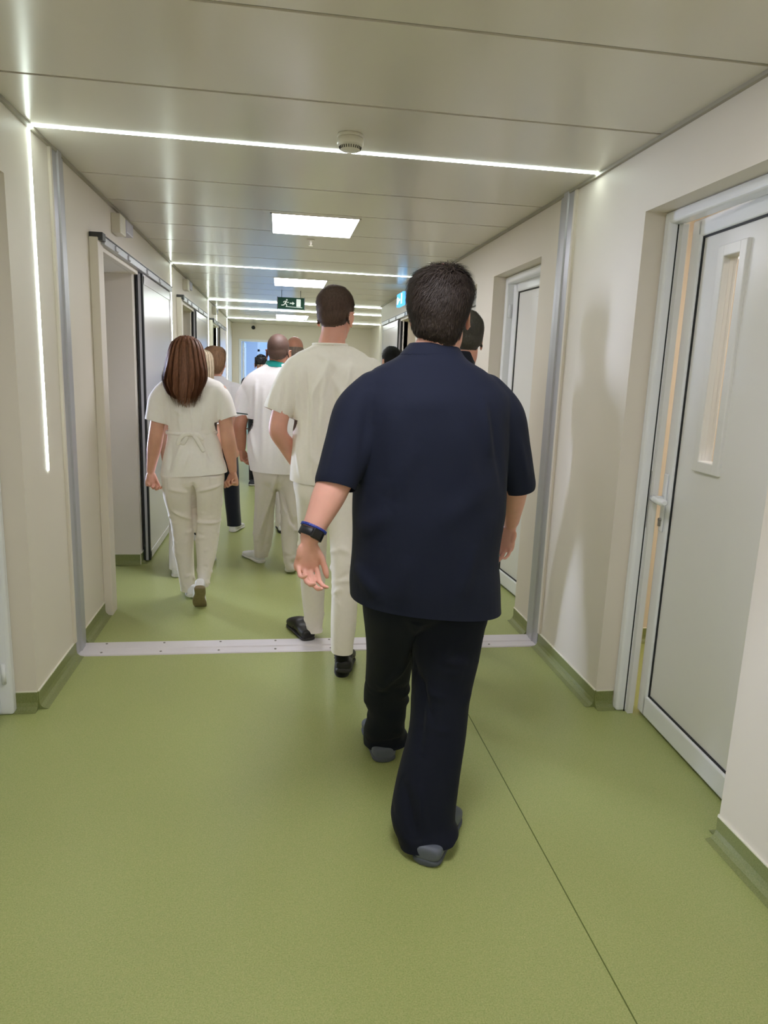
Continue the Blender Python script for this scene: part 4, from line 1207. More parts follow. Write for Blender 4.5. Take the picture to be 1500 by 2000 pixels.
# ------------------------------------------------------------------ 1: broad man in navy scrubs
def man_navy():
    base = Vector((0.43, 2.16, 0))
    root = person('broad man in dark navy scrubs walking away in front, wristwatch on his left arm', base)
    HC = W(859, 606, 2.19); s = 1.06
    HM = head_matrix(HC, yaw=4, pitch=-3, roll=0)
    g = Geo()
    neckb = W(848, 690, 2.16)
    head_geo(g, HM, s, neck_base=neckb, neck_r=0.066)
    # arms
    shL, shR = W(735, 780, 2.13), W(945, 782, 2.15)
    elL, elR = W(656, 938, 2.05), W(1004, 944, 2.20)
    wrL, wrR = W(606, 1046, 1.99), W(998, 1020, 2.31)
    g.tube([(shL, .046), (shL.lerp(elL, .5), .046), (shL.lerp(elL, .85), .050), (elL, .051), (elL.lerp(wrL, .3), .0495), (elL.lerp(wrL, .65), .040), (wrL, .030), (wrL+Vector((-.002, 0, -.012)), .028)], n=24)
    g.tube([(shR, .046), (shR.lerp(elR, .5), .045), (shR.lerp(elR, .85), .047), (elR, .047), (elR.lerp(wrR, .35), .044), (elR.lerp(wrR, .75), .034), (wrR, .0275)], n=24)
    HL = hand_geo(g, W(604, 1058, 1.985), (-0.10, 0.10, -1), (0.20, -1, -0.05), 'L', curl=(36, 40, 28), s=0.94, lateral=0.30, thumb=(0.60, 0.85, 0.12), thumb_bend=0.5, spread=.25)
    hand_geo(g, W(996, 1030, 2.315), (-0.20, 0.05, -1), (-0.55, -0.8, 0.0), 'R', curl=(20, 28, 22), s=0.86, lateral=0.25, thumb=(0.5, 0.85, 0.2), spread=1.3)
    hipL, hipR = W(775, 1185, 2.18), W(880, 1185, 2.14)
    knL, knR = W(757, 1330, 2.42), W(862, 1400, 2.10)
    anL, anR = W(755, 1466, 2.52), W(838, 1655, 1.93)
    slim_trunk(g, neckb, W(830, 1130, 2.16), (hipL, hipR), (knL, knR), (anL, anR), (shL, shR))
    def skin_post(P, N):
        return P
    body = fused('body', g, 0.0032, M_['skin_pink'], root, smooth=5)
    head_details(HM, s, root)
    short_hair(body, HM, s, root, M_['hair_dark'], thick=0.022, nape=-0.125, temple=-0.012, front=0.05, strands=24000, slen=0.038, seed=4, tuft=0.006, lift_k=.45, mess=.035,
               vol=[hr(521, 851, 869, 2.18, .02), hr(524, 837, 885, 2.18, .05), hr(531, 824, 897, 2.185, .08), hr(543, 811, 907, 2.185, .100), hr(560, 803, 914, 2.185, .110), hr(582, 799, 917, 2.178, .114), hr(606, 800, 913, 2.170, .110), hr(626, 804, 906, 2.164, .100), hr(642, 808, 901, 2.158, .088), hr(656, 817, 897, 2.154, .076), hr(667, 832, 891, 2.152, .062), hr(675, 846, 886, 2.15, .055)])
    # tunic
    g = Geo()
    tor = [hr(1190, 684, 977, 2.15, .185, vR=1216), hr(1158, 684, 974, 2.15, .185, vR=1184), hr(1130, 683, 972, 2.15, .19), hr(1080, 687, 969, 2.15, .19), hr(1035, 688, 975, 2.15, .19), hr(1000, 687, 981, 2.15, .188),
           hr(960, 688, 983, 2.15, .182), hr(900, 693, 985, 2.15, .175), hr(840, 692, 988, 2.15, .168), hr(795, 686, 992, 2.15, .155), hr(766, 690, 988, 2.15, .138, vR=769),
           hr(740, 706, 968, 2.15, .118, vR=745), hr(718, 733, 940, 2.15, .098, vR=723), hr(703, 765, 914, 2.15, .085, vR=708), hr(694, 780, 904, 2.155, .078, vR=698), hr(684, 790, 898, 2.16, .074, vR=687), hr(673, 802, 890, 2.168, .070, vR=675)]
    g.loft(tor, n=48, step=.02)
    cuL, cuR = W(652, 951, 2.045), W(1014, 955, 2.21)
    shLi, shRi = W(738, 772, 2.14), W(940, 776, 2.15)
    upL, upR = W(700, 810, 2.12), W(975, 818, 2.16)
    g.tube([(shLi, .080), (upL, .081), (upL.lerp(cuL, .45), .074), (upL.lerp(cuL, .8), .067), (cuL, .063)], n=28, flat_end=True)
    g.tube([(shRi, .078), (upR, .080), (upR.lerp(cuR, .45), .071), (upR.lerp(cuR, .8), .062), (cuR, .056)], n=28, flat_end=True)
    w = lambda u, v, y=1.97: W(u, v, y)
    F = [(w(727, 760), w(705, 960, 2.0), -.004, .018), (w(735, 830), w(712, 960), .006, .02), (w(965, 800), w(984, 960, 2.02), -.004, .016), (w(950, 780), w(962, 900), .006, .02),
         (w(760, 980), w(820, 860), .004, .04), (w(850, 1030), w(975, 940), .004, .045), (w(900, 820), w(930, 980), .004, .035), (w(780, 800), w(760, 940), .004, .035), (w(700, 1060), w(770, 1000), .004, .03),
         (w(790, 790), w(900, 780), .003, .04), (w(700, 1120), w(740, 1175), .006, .025), (w(930, 1060), w(900, 1170), .005, .03), (w(800, 1080), w(780, 1180), .004, .03),
         (w(665, 850, 2.03), w(640, 940, 1.98), .004, .016), (w(1010, 850, 2.1), w(1030, 940, 2.14), .004, .014)]
    cdL, cdR = (cuL-upL).normalized(), (cuR-upR).normalized()
    tunic = fused('tunic', g, 0.006, M_['navy'], root, smooth=6, post=cloth_post(F, .006, 9, 3),
                  cuts=[cuff_cut(cuL, cdL, W(615, 944, 2.045), W(691, 962, 2.045), .13), cuff_cut(cuR, cdR, W(983, 965, 2.2), W(1046, 952, 2.2), .12),
                        hem_cut(W(684, 1160, 2.15), W(975, 1186, 2.15), .5)])
    cg = Geo()
    cg.loft([hr(694, 779, 905, 2.155, .080, vR=698), hr(684, 788, 899, 2.16, .076, vR=687), hr(671, 800, 891, 2.168, .072, vR=673), hr(669, 801, 890, 2.168, .070, vR=671)], n=36, step=.008)
    fused('collar', cg, 0.005, M_['navy'], tunic, smooth=3)
    # trousers
    g = Geo()
    L = [hr(1150, 712, 830, 2.17, .14), hr(1185, 709, 826, 2.185, .138), hr(1227, 713, 815, 2.235, .12), hr(1270, 716, 806, 2.30, .105), hr(1320, 714, 799, 2.385, .09), hr(1367, 710, 794, 2.45, .080), hr(1392, 719, 792, 2.47, .078), hr(1424, 711, 791, 2.515, .080), zr(.065, 711, 797, 2.555, .098), zr(.035, 712, 796, 2.56, .108), zr(.0, 714, 796, 2.56, .108)]
    R = [hr(1160, 810, 950, 2.15, .115), hr(1195, 806, 950, 2.15, .12), hr(1230, 807, 941, 2.15, .118), hr(1290, 809, 930, 2.13, .11), hr(1349, 805, 917, 2.11, .10), hr(1429, 799, 909, 2.07, .092), hr(1520, 776, 895, 2.02, .088), hr(1594, 764, 887, 1.985, .092), zr(.06, 768, 893, 1.98, .108), zr(.025, 778, 893, 1.975, .114), zr(-.01, 780, 893, 1.975, .114)]
    g.loft([hr(1120, 715, 952, 2.16, .15), hr(1170, 706, 956, 2.17, .155), hr(1200, 722, 940, 2.19, .13), hr(1222, 750, 915, 2.2, .08)], n=40)
    g.loft(L, n=32); g.loft(R, n=32)
    q = lambda u, v, y: W(u, v, y)
    F = leg_folds(L, 16, 5, .006, .014, ((.45, .7), (.75, 1.0))) + leg_folds(R, 16, 6, .006, .016, ((.12, .3), (.35, .55), (.8, 1.0)))
    F += [(q(820, 1200, 2.03), q(770, 1320, 2.3), .008, .022), (q(800, 1280, 2.2), q(740, 1350, 2.33), .006, .016), (q(835, 1330, 2.0), q(822, 1480, 1.97), -.008, .014), (q(812, 1300, 2.0), q(850, 1420, 1.98), -.006, .012), (q(800, 1560, 1.88), q(815, 1650, 1.86), -.008, .016), (q(830, 1560, 1.86), q(835, 1655, 1.85), .006, .018), (q(800, 1400, 2.0), q(782, 1520, 1.93), .006, .02)]
    fused('trousers', g, 0.006, M_['navy_trousers'], root, smooth=9, post=cloth_post(F, .005, 13, 8), cuts=[(WZ(755, 2.56, .034), (.1, -.12, -1), .2), (WZ(835, 1.975, .030), (.16, -.10, -1), .2)])
    for hx, hy, yaw, sd in ((0.420, 2.452, 3, -1), (0.457, 1.862, -30, 1)):
        add_shoe(root, shoe_matrix((hx, hy, 0.001), yaw, 0, .29), 'clog', (M_['clog'], M_['clog_sole']), L=.29, w=1.1, side=sd)
    # watch, bracelet and ring on the left arm
    ax = (wrL-elL).normalized()
    def band(c, ra, rb, hw, thick, name, m, parent, n=40, bead=0):
        a = ax.cross(Vector((0, 1, 0))).normalized(); b = ax.cross(a)
        bm = bmesh.new(); prof = [(0, -hw), (thick, -hw*.9), (thick, hw*.9), (0, hw)]
        R = []
        for i in range(n):
            t = 2*PI*i/n; k = 1+(0.035*math.cos(bead*t) if bead else 0)
            R.append([bm.verts.new(c+(a*math.cos(t)*(ra+d)+b*math.sin(t)*(rb+d))*k+ax*h) for d, h in prof])
        for i in range(n):
            j = (i+1) % n
            for p in range(4): bm.faces.new((R[i][p], R[j][p], R[j][(p+1) % 4], R[i][(p+1) % 4]))
        bmesh.ops.recalc_face_normals(bm, faces=bm.faces)
        return obj_from_bm_rel(name, bm, m, parent)
    wc = wrL-ax*0.006
    watch = band(wc, .0335, .0325, .012, .0035, 'wristwatch', M_['watch'], root)
    a = ax.cross(Vector((0, 1, 0))).normalized(); b = ax.cross(a)
    dr = (Vector((0.30, -1, 0)) - ax*ax.dot(Vector((0.30, -1, 0)))).normalized()
    sdv = ax.cross(dr)
    bm = bmesh.new(); vs = box(bm, (-.017, -.006, -.015), (.017, .006, .015), 0, .004)
    bmesh.ops.transform(bm, matrix=Matrix.Translation(wc+dr*.0385) @ Matrix((sdv, dr, ax)).transposed().to_4x4(), verts=bm.verts)
    obj_from_bm_rel('watch_case', bm, M['black_plastic'], watch)
    band(wrL-ax*0.024, .0352, .0342, .0045, .004, 'bracelet', mat('blue_bead_bracelet', (44, 62, 150), rough=0.4), root, n=96, bead=32)
    fc = HL(-0.0305+.002, 0.101, 0.002)
    fc = HL(-0.0105, 0.106, 0.004)
    bm = bmesh.new()
    yv = (HL(0, 1, 0)-HL(0, 0, 0)).normalized(); xv = (HL(1, 0, 0)-HL(0, 0, 0)).normalized(); zv = xv.cross(yv)
    R = []
    for i in range(24):
        t = 2*PI*i/24; dd = xv*math.cos(t)+zv*math.sin(t)
        R.append([bm.verts.new(fc+dd*rr+yv*h) for rr, h in ((.0078, -.002), (.0094, -.0015), (.0094, .0015), (.0078, .002))])
    for i in range(24):
        for p in range(4): bm.faces.new((R[i][p], R[(i+1) % 24][p], R[(i+1) % 24][(p+1) % 4], R[i][(p+1) % 4]))
    bmesh.ops.recalc_face_normals(bm, faces=bm.faces)
    obj_from_bm_rel('finger_ring', bm, mat('gold_ring', (226, 190, 110), rough=.2, metal=1.0), root)
    return root
M_['watch'] = mat('black_watch_strap', (26, 28, 34), rough=0.5)

# ------------------------------------------------------------------ 2: young man in cream
def man_cream():
    base = Vector((0.27, 3.5, 0))
    root = person('tall young man in cream T-shirt and cream trousers with black slip-on clogs', base)
    Y = 3.5
    HC = W(656, 618, Y+.02); s = 1.0
    HM = head_matrix(HC, yaw=-27, pitch=-4)
    g = Geo(); neckb = W(648, 672, Y)
    head_geo(g, HM, s, neck_base=neckb, neck_r=.063)
    shL, shR = W(568, 725, Y), W(727, 730, Y)
    elL, elR = W(543, 840, Y-.05), W(740, 840, Y+.02)
    wrL, wrR = W(590, 922, Y+.16), W(738, 930, Y+.2)
    g.tube([(shL, .042), (shL.lerp(elL, .5), .045), (elL, .045), (elL.lerp(wrL, .35), .043), (wrL, .028)], n=20)
    g.tube([(shR, .056), (shR.lerp(elR, .5), .050), (elR, .043), (elR.lerp(wrR, .3), .041), (wrR, .028)], n=20)
    hand_geo(g, wrL, (0.35, 0.5, -.75), (0.8, -.1, .2), 'L', curl=(20, 30, 20), s=.95)
    hand_geo(g, wrR, (-.1, .2, -1), (-.9, -.2, 0), 'R', curl=(20, 30, 20), s=.95)
    hips = (W(605, 975, Y+.03), W(665, 975, Y-.02)); kn = (W(612, 1095, Y+.16), W(668, 1110, Y-.1)); an = (W(612, 1228, Y+.26), W(668, 1292, Y-.25))
    slim_trunk(g, neckb, W(640, 940, Y), hips, kn, an, (shL, shR), .95)
    body = fused('body', g, .0045, M_['skin_ruddy'], root, smooth=4)
    head_details(HM, s, root)
    short_hair(body, HM, s, root, M_['hair_brown'], thick=.016, nape=-.070, temple=0.0, front=.055, strands=9000, slen=.02, seed=9, tuft=.002)
    g = Geo()
    tor = [hr(958, 565, 712, Y, .135, vR=972), hr(936, 566, 712, Y, .136, vR=950), hr(905, 568, 714, Y, .138), hr(868, 571, 716, Y, .136), hr(811, 572, 722, Y, .132), hr(770, 566, 732, Y, .13), hr(738, 556, 744, Y, .122), hr(718, 554, 742, Y, .108), hr(702, 564, 728, Y, .09, vR=706), hr(688, 582, 712, Y, .08, vR=691), hr(678, 604, 690, Y, .072), hr(671, 613, 676, Y, .066, vR=674)]
    g.loft(tor, n=48)
    cu = W(541, 805, Y-.02); cuR = W(745, 812, Y+.01)
    g.tube([(W(586, 722, Y), .078), (W(568, 752, Y-.005), .080), (W(552, 785, Y-.015), .076), (cu, .072)], n=26, flat_end=True)
    g.tube([(W(716, 726, Y), .078), (W(734, 756, Y), .079), (W(742, 790, Y), .074), (cuR, .07)], n=26, flat_end=True)
    yb = Y-.14; w = lambda u, v: W(u, v, yb)
    F = [(w(640, 700), w(625, 860), .008, .018), (w(655, 720), w(650, 930), -.006, .022), (w(600, 720), w(598, 860), -.007, .018), (w(612, 760), w(610, 940), .007, .018), (w(680, 720), w(690, 850), .007, .02), (w(572, 715), w(590, 800), -.0035, .014), (w(582, 735), w(580, 830), .006, .014), (w(625, 690), w(660, 720), .004, .02), (w(670, 850), w(640, 940), .006, .02), (w(580, 860), w(590, 940), .006, .016), (W(540, 750, Y-.08), W(524, 800, Y-.09), .005, .014), (W(556, 745, Y-.09), W(550, 810, Y-.09), -.006, .012)]
    F += [(w(650, 700), w(600, 790), .004, .016), (w(660, 705), w(625, 800), -.004, .014), (w(640, 720), w(700, 830), .004, .018), (w(690, 705), w(660, 800), .004, .015), (w(600, 880), w(650, 940), .003, .018)]
    tee = fused('t_shirt', g, .0065, M_['cream'], root, smooth=5, post=cloth_post(F, .007, 14, 21, (1, 1, .35)),
                cuts=[cuff_cut(cu, cu-W(552, 785, Y-.015), W(512, 792, Y), W(568, 816, Y), .12), cuff_cut(cuR, cuR-W(742, 790, Y), W(720, 818, Y), W(775, 800, Y), .12), hem_cut(W(566, 936, Y), W(712, 952, Y), .6)])
    nb = []
    for i in range(25):
        t = 2*PI*i/24
        a, b = W(612, 672, Y), W(677, 674, Y); c = (a+b)/2
        nb.append(c+(b-a)/2*math.cos(t)*1.02+Vector((0, .068*math.sin(t), 0)))
    ring_trim('neckband', nb, .006, M_['cream'], tee)
    g = Geo()
    g.loft([hr(915, 578, 706, Y, .115), hr(945, 572, 708, Y, .13), hr(980, 582, 702, Y, .115), hr(1000, 600, 690, Y, .07)], n=36)
    L = [hr(940, 573, 652, Y+.0, .118), hr(985, 578, 647, Y+.03, .108), hr(1030, 581, 640, Y+.08, .088), hr(1090, 584, 637, Y+.15, .078), hr(1150, 587, 634, Y+.2, .070), hr(1205, 594, 631, Y+.25, .062), hr(1232, 600, 628, Y+.27, .058), hr(1245, 602, 627, Y+.275, .056)]
    R = [hr(940, 628, 706, Y-.0, .118), hr(985, 634, 706, Y-.025, .108), hr(1030, 642, 702, Y-.06, .092), hr(1090, 646, 699, Y-.12, .082), hr(1150, 648, 698, Y-.17, .076), hr(1215, 646, 696, Y-.22, .072), hr(1262, 646, 690, Y-.25, .066), hr(1285, 647, 689, Y-.26, .064)]
    g.loft(L, n=28); g.loft(R, n=28)
    F = leg_folds(L, 12, 31, .005, .012, ((.3, .5), (.82, 1.0))) + leg_folds(R, 16, 32, .0055, .012, ((.35, .6), (.45, .7)))
    fused('trousers', g, .0065, M_['cream_trousers'], root, smooth=8, post=cloth_post(F, .004, 16, 22), cuts=[hem_cut(W(601, 1232, Y+.27), W(628, 1230, Y+.27), .15), hem_cut(W(646, 1270, Y-.25), W(688, 1271, Y-.25), .15)])
    g = Geo(); g.tube([(W(667, 1262, Y-.25), .036), (W(668, 1290, Y-.245), .036), (W(668, 1312, Y-.23), .04)], n=20)
    fused('sock', g, .005, M_['sock'], root, smooth=2)
    add_shoe(root, shoe_matrix((0.178, 3.715, .001), 20, 0, .29), 'clog', (M_['black_shoe'], M_['black_sole']), L=.29, w=.95, side=-1)
    add_shoe(root, shoe_matrix((0.322, 3.205, .001), -10, 9, .29), 'clog', (M_['black_shoe'], M_['black_sole']), L=.29, w=.95, side=1)
    return root

# ------------------------------------------------------------------ 3: woman with auburn hair
def woman_auburn():
    base = Vector((-.53, 4.42, 0)); Y = 4.45
    root = person('woman with long auburn hair in white belted tunic and off-white trousers, walking away', base)
    HC = W(364, 700, Y+.03); s = .94
    HM = head_matrix(HC, yaw=-4, pitch=-2)
    g = Geo(); neckb = W(366, 740, Y)
    head_geo(g, HM, s, fem=True, neck_base=neckb, neck_r=.052)
    shL, shR = W(315, 764, Y), W(432, 764, Y)
    elL, elR = W(304, 855, Y-.03), W(445, 856, Y-.03)
    wrL, wrR = W(294, 921, Y+.02), W(455, 921, Y+.02)
    for sh, el, wr in ((shL, elL, wrL), (shR, elR, wrR)):
        g.tube([(sh, .040), (sh.lerp(el, .45), .042), (sh.lerp(el, .75), .043), (el, .045), (el.lerp(wr, .3), .043), (el.lerp(wr, .7), .032), (wr, .0245)], n=20)
    hand_geo(g, wrL, (-.05, .05, -1), (.75, -.65, 0), 'L', curl=(48, 55, 40), s=.92, thumb=(.35, .95, .3))
    hand_geo(g, wrR, (.12, .05, -1), (-.75, -.65, 0), 'R', curl=(70, 75, 50), s=.92, thumb=(.2, .9, .6), thumb_bend=.3)
    hips = (W(350, 955, Y), W(408, 955, Y)); kn = (W(357, 1055, Y+.04), W(403, 1050, Y+.03)); an = (W(366, 1146, Y+.08), W(397, 1140, Y-.08))
    slim_trunk(g, neckb, W(378, 925, Y), hips, kn, an, (shL, shR), .9)
    body = fused('body', g, .0045, M_['skin_tan'], root, smooth=4)
    head_details(HM, s, root)
    yh = Y-.055
    rings = [hr(657, 358, 368, Y+.015, .02), hr(659, 350, 377, Y+.01, .055), hr(666, 341, 387, Y-.0, .09), hr(680, 334, 394, Y-.01, .108), hr(702, 328, 399, Y-.03, .104), hr(722, 324, 402, Y-.065, .082), hr(738, 320, 402, Y-.095, .058), hr(751, 322, 398, Y-.115, .042), hr(763, 327, 391, Y-.13, .032), hr(772, 333, 385, Y-.137, .024), hr(778, 343, 378, Y-.14, .014)]
    long_hair(rings, root, M_['hair_auburn'], n_str=5200, seed=3, tmin=0, tip=.055, sw=.0022, lock=.014, wander=.16, out=.010)
    g = Geo()
    tor = [hr(945, 313, 445, Y, .152, vR=941), hr(925, 314, 444, Y, .15, vR=921), hr(905, 317, 440, Y, .148), hr(880, 322, 430, Y, .135), hr(858, 327, 424, Y, .118), hr(845, 328, 422, Y, .112), hr(830, 325, 426, Y, .118), hr(805, 320, 430, Y, .125), hr(785, 316, 432, Y, .122), hr(768, 308, 434, Y, .112), hr(754, 304, 436, Y, .098), hr(745, 313, 428, Y, .082), hr(738, 328, 412, Y, .07), hr(732, 344, 396, Y, .062)]
    g.loft(tor, n=48)
    cuL, cuR = W(305, 824, Y-.005), W(444, 818, Y-.005)
    g.tube([(W(326, 764, Y), .070), (W(313, 784, Y), .072), (W(308, 808, Y), .068), (cuL, .066)], n=24, flat_end=True)
    g.tube([(W(416, 762, Y), .070), (W(431, 782, Y), .072), (W(439, 802, Y), .067), (cuR, .064)], n=24, flat_end=True)
    yb = Y-.12; w = lambda u, v: W(u, v, yb)
    F = [(w(325, 770), w(330, 835), -.0028, .014), (w(428, 770), w(424, 838), -.0028, .014), (w(350, 790), w(352, 842), .005, .014), (w(372, 785), w(378, 842), .005, .012), (w(395, 790), w(392, 842), .005, .014), (w(360, 850), w(340, 915), .006, .016), (w(395, 850), w(405, 915), .006, .018), (w(335, 870), w(330, 920), -.005, .014), (w(375, 880), w(360, 915), .004, .02), (w(410, 845), w(435, 900), .005, .016), (w(340, 800), w(360, 812), .004, .015), (w(385, 862), w(420, 905), -.004, .014)]
    tun = fused('tunic', g, .0065, M_['white'], root, smooth=4, post=cloth_post(F, .005, 16, 41, (1, 1, .4)),
                cuts=[cuff_cut(cuL, cuL-W(308, 808, Y), W(284, 820, Y), W(325, 831, Y), .10), cuff_cut(cuR, cuR-W(439, 802, Y), W(426, 825, Y), W(463, 812, Y), .10), hem_cut(W(313, 927, Y), W(445, 921, Y), .5)])
    # waist tie with a bow
    a, b = W(326, 844, Y), W(423, 844, Y); c = (a+b)/2; pts = []
    for i in range(33):
        t = 2*PI*i/32; pts.append(c+(b-a)/2*1.03*math.cos(t)+Vector((0, .117*math.sin(t), 0)))
        yk = Y-.135; k0 = W(374, 847, yk)
    g = Geo(); g.tube([(pp, .0035, .010) for pp in pts], n=10, step=.008, ref=Vector((0, 0, 1)))
    q = lambda u, v, d=0: W(u, v, yk+d)
    g.ell((0, 0, 0), (.014, .009, .012), Matrix.Translation(k0), n=8)
    for pp in ([q(374, 847), q(364, 848, -.012), q(352, 855, -.015), q(347, 866, -.008)], [q(352, 855, .0), q(349, 862, 0), q(356, 866, .0), q(364, 855, -.006)], [q(376, 847), q(386, 850, -.012), q(395, 857, -.006)], [q(378, 849), q(384, 858, -.01), q(391, 870, -.008), q(397, 880, -.004)]):
        g.tube([(p, .0045, .013) for p in pp], n=10, step=.006, ref=Vector((.35, -.2, 1)))
    raw_mesh('waist_tie', g.v, g.f, M_['white'], tun)
    g = Geo()
    g.loft([hr(900, 322, 434, Y, .125), hr(928, 315, 438, Y, .142), hr(945, 320, 435, Y, .135), hr(962, 340, 415, Y, .08)], n=40)
    L = [hr(925, 315, 384, Y+.0, .14), hr(945, 317, 383, Y, .14), hr(970, 320, 381, Y+.0, .125), hr(1000, 328, 380, Y+.02, .098), hr(1035, 336, 379, Y+.035, .086), hr(1075, 340, 378, Y+.055, .074), hr(1115, 347, 379, Y+.075, .064), hr(1150, 353, 381, Y+.09, .062), hr(1162, 354, 381, Y+.09, .062)]
    R = [hr(925, 371, 438, Y+.0, .14), hr(945, 373, 437, Y, .14), hr(970, 377, 434, Y+.0, .125), hr(1000, 379, 432, Y+.01, .10), hr(1035, 380, 429, Y+.0, .088), hr(1075, 383, 424, Y-.02, .076), hr(1110, 385, 416, Y-.05, .064), hr(1142, 386, 409, Y-.07, .056), hr(1155, 387, 408, Y-.07, .056)]
    g.loft(L, n=28); g.loft(R, n=28)
    F = leg_folds(L, 22, 51, .0055, .012, ((.2, .5), (.5, .75), (.8, 1))) + leg_folds(R, 22, 52, .0055, .012, ((.2, .45), (.45, .65), (.75, 1)))
    yb = Y-.12; F += [(W(376, 946, Y-.135), W(379, 1050, Y-.07), -.020, .012), (W(384, 960, yb), W(430, 948, yb), .005, .012), (W(330, 955, yb), W(368, 962, yb), .004, .012), (W(382, 1022, yb+.02), W(428, 1022, yb+.03), .006, .010), (W(334, 1000, yb), W(372, 1020, yb), .005, .012)]
    fused('trousers', g, .006, M_['offwhite'], root, smooth=8, post=cloth_post(F, .0035, 18, 42), cuts=[hem_cut(W(353, 1152, Y+.09), W(381, 1152, Y+.09), .14), hem_cut(W(386, 1143, Y-.07), W(409, 1143, Y-.07), .14)])
    add_shoe(root, shoe_matrix((-.555, 4.475, .001), 14, 4, .255), 'sneaker', (M_['white_shoe'], M_['white_sole']), L=.255, w=.86, side=-1)
    add_shoe(root, shoe_matrix((-.47, 4.13, .012), 3, 50, .25), 'sneaker', (M_['white_shoe'], M_['gum_sole']), L=.25, w=.86, side=1)
    return root

# ------------------------------------------------------------------ 4: man with the teal collar
def man_teal():
    base = Vector((-.02, 5.2, 0)); Y = 5.2
    root = person('man with cropped hair in white tunic with teal collar and dark-piped sleeves', base)
    HC = W(544, 689, Y+.02); s = 1.0
    HM = head_matrix(HC, yaw=-12, pitch=-2)
    g = Geo(); neckb = W(540, 722, Y)
    head_geo(g, HM, s, neck_base=neckb, neck_r=.064)
    shL, shR = W(486, 757, Y), W(598, 757, Y)
    elL, elR = W(469, 832, Y-.02), W(612, 832, Y)
    wrL, wrR = W(472, 876, Y+.08), W(612, 890, Y+.1)
    for sh, el, wr in ((shL, elL, wrL), (shR, elR, wrR)):
        g.tube([(sh, .044), (sh.lerp(el, .5), .047), (el, .047), (el.lerp(wr, .4), .043), (wr, .030)], n=20)
    hand_geo(g, wrL, (.1, .1, -1), (.9, -.35, 0), 'L', curl=(35, 45, 30), s=.95, thumb=(.5, .85, .2))
    hand_geo(g, wrR, (-.1, .1, -1), (-.9, -.3, 0), 'R', curl=(35, 45, 30), s=.95)
    hips = (W(515, 935, Y), W(562, 935, Y)); kn = (W(514, 1005, Y+.1), W(566, 1010, Y-.02)); an = (W(510, 1086, Y+.18), W(567, 1108, Y-.1))
    slim_trunk(g, neckb, W(538, 910, Y), hips, kn, an, (shL, shR), .95)
    body = fused('body', g, .005, M_['skin_brown'], root, smooth=3)
    head_details(HM, s, root)
    short_hair(body, HM, s, root, M_['stubble'], thick=.004, nape=-.06, temple=.01, front=.075, strands=1500, slen=.006, seed=14, tuft=.0006)
    g = Geo()
    tor = [hr(938, 489, 592, Y, .152, vR=945), hr(917, 488, 592, Y, .152, vR=924), hr(885, 483, 594, Y, .155), hr(845, 483, 596, Y, .15), hr(808, 484, 600, Y, .145), hr(780, 478, 606, Y, .14), hr(760, 470, 612, Y, .128), hr(745, 474, 608, Y, .115), hr(731, 485, 597, Y, .098), hr(721, 500, 582, Y, .082), hr(714, 514, 567, Y, .074), hr(710, 519, 560, Y, .068)]
    g.loft(tor, n=44)
    cuL, cuR = W(472, 816, Y-.01), W(612, 816, Y)
    tubL = [(W(496, 755, Y), .074), (W(480, 776, Y), .074), (W(474, 797, Y-.005), .062), (cuL, .054)]
    g.tube(tubL, n=24, flat_end=True)
    g.tube([(W(588, 755, Y), .074), (W(604, 776, Y), .074), (W(610, 797, Y), .062), (cuR, .054)], n=24, flat_end=True)
    yb = Y-.14; w = lambda u, v: W(u, v, yb)
    F = [(w(492, 760), w(488, 815), -.0035, .016), (w(500, 745), w(497, 830), .006, .016), (w(515, 760), w(512, 900), .005, .02), (w(535, 770), w(530, 910), -.004, .02), (w(550, 760), w(556, 900), .005, .02), (w(488, 840), w(500, 900), .005, .016)]
    tun = fused('tunic', g, .007, M_['white4'], root, smooth=4, post=cloth_post(F, .005, 14, 61, (1, 1, .4)),
                cuts=[(cuL, cuL-W(474, 797, Y-.005), .13), (cuR, cuR-W(610, 797, Y), .13), hem_cut(W(490, 917, Y), W(592, 924, Y), .5)])
    cg = Geo(); cg.loft([hr(717, 514, 565, Y, .082, vR=718), hr(710, 518, 559, Y+.005, .076), hr(705, 520, 556, Y+.01, .070), hr(704, 521, 555, Y+.01, .068)], n=32, step=.006)
    fused('collar', cg, .005, M_['teal'], tun, smooth=2)
    for top, cu, nm in ((W(474, 797, Y-.005), cuL, 'l'), (W(610, 797, Y), cuR, 'r')):
        ax = (cu-top).normalized(); c = cu-ax*.03; a = ax.cross(Vector((0, 1, 0))).normalized(); b = ax.cross(a)
        ring_trim('sleeve_piping', [c+(a*math.cos(2*PI*i/24)+b*math.sin(2*PI*i/24))*.0575 for i in range(25)], .0042, M_['piping'], tun)
    g = Geo()
    g.loft([hr(895, 495, 580, Y, .125), hr(920, 492, 585, Y, .135), hr(940, 500, 582, Y, .12), hr(955, 515, 570, Y, .07)], n=36)
    L = [hr(918, 493, 546, Y+.0, .128), hr(955, 497, 542, Y+.04, .115), hr(1000, 496, 536, Y+.10, .088), hr(1040, 494, 534, Y+.13, .078), hr(1072, 496, 528, Y+.17, .070), hr(1087, 497, 524, Y+.18, .066), hr(1097, 497, 524, Y+.18, .066)]
    R = [hr(918, 536, 588, Y-.0, .128), hr(955, 543, 586, Y-.01, .112), hr(1000, 548, 584, Y-.04, .09), hr(1050, 549, 582, Y-.06, .08), hr(1090, 553, 580, Y-.09, .07), hr(1110, 557, 578, Y-.10, .066), hr(1120, 557, 578, Y-.10, .066)]
    g.loft(L, n=26); g.loft(R, n=26)
    yb = Y-.1
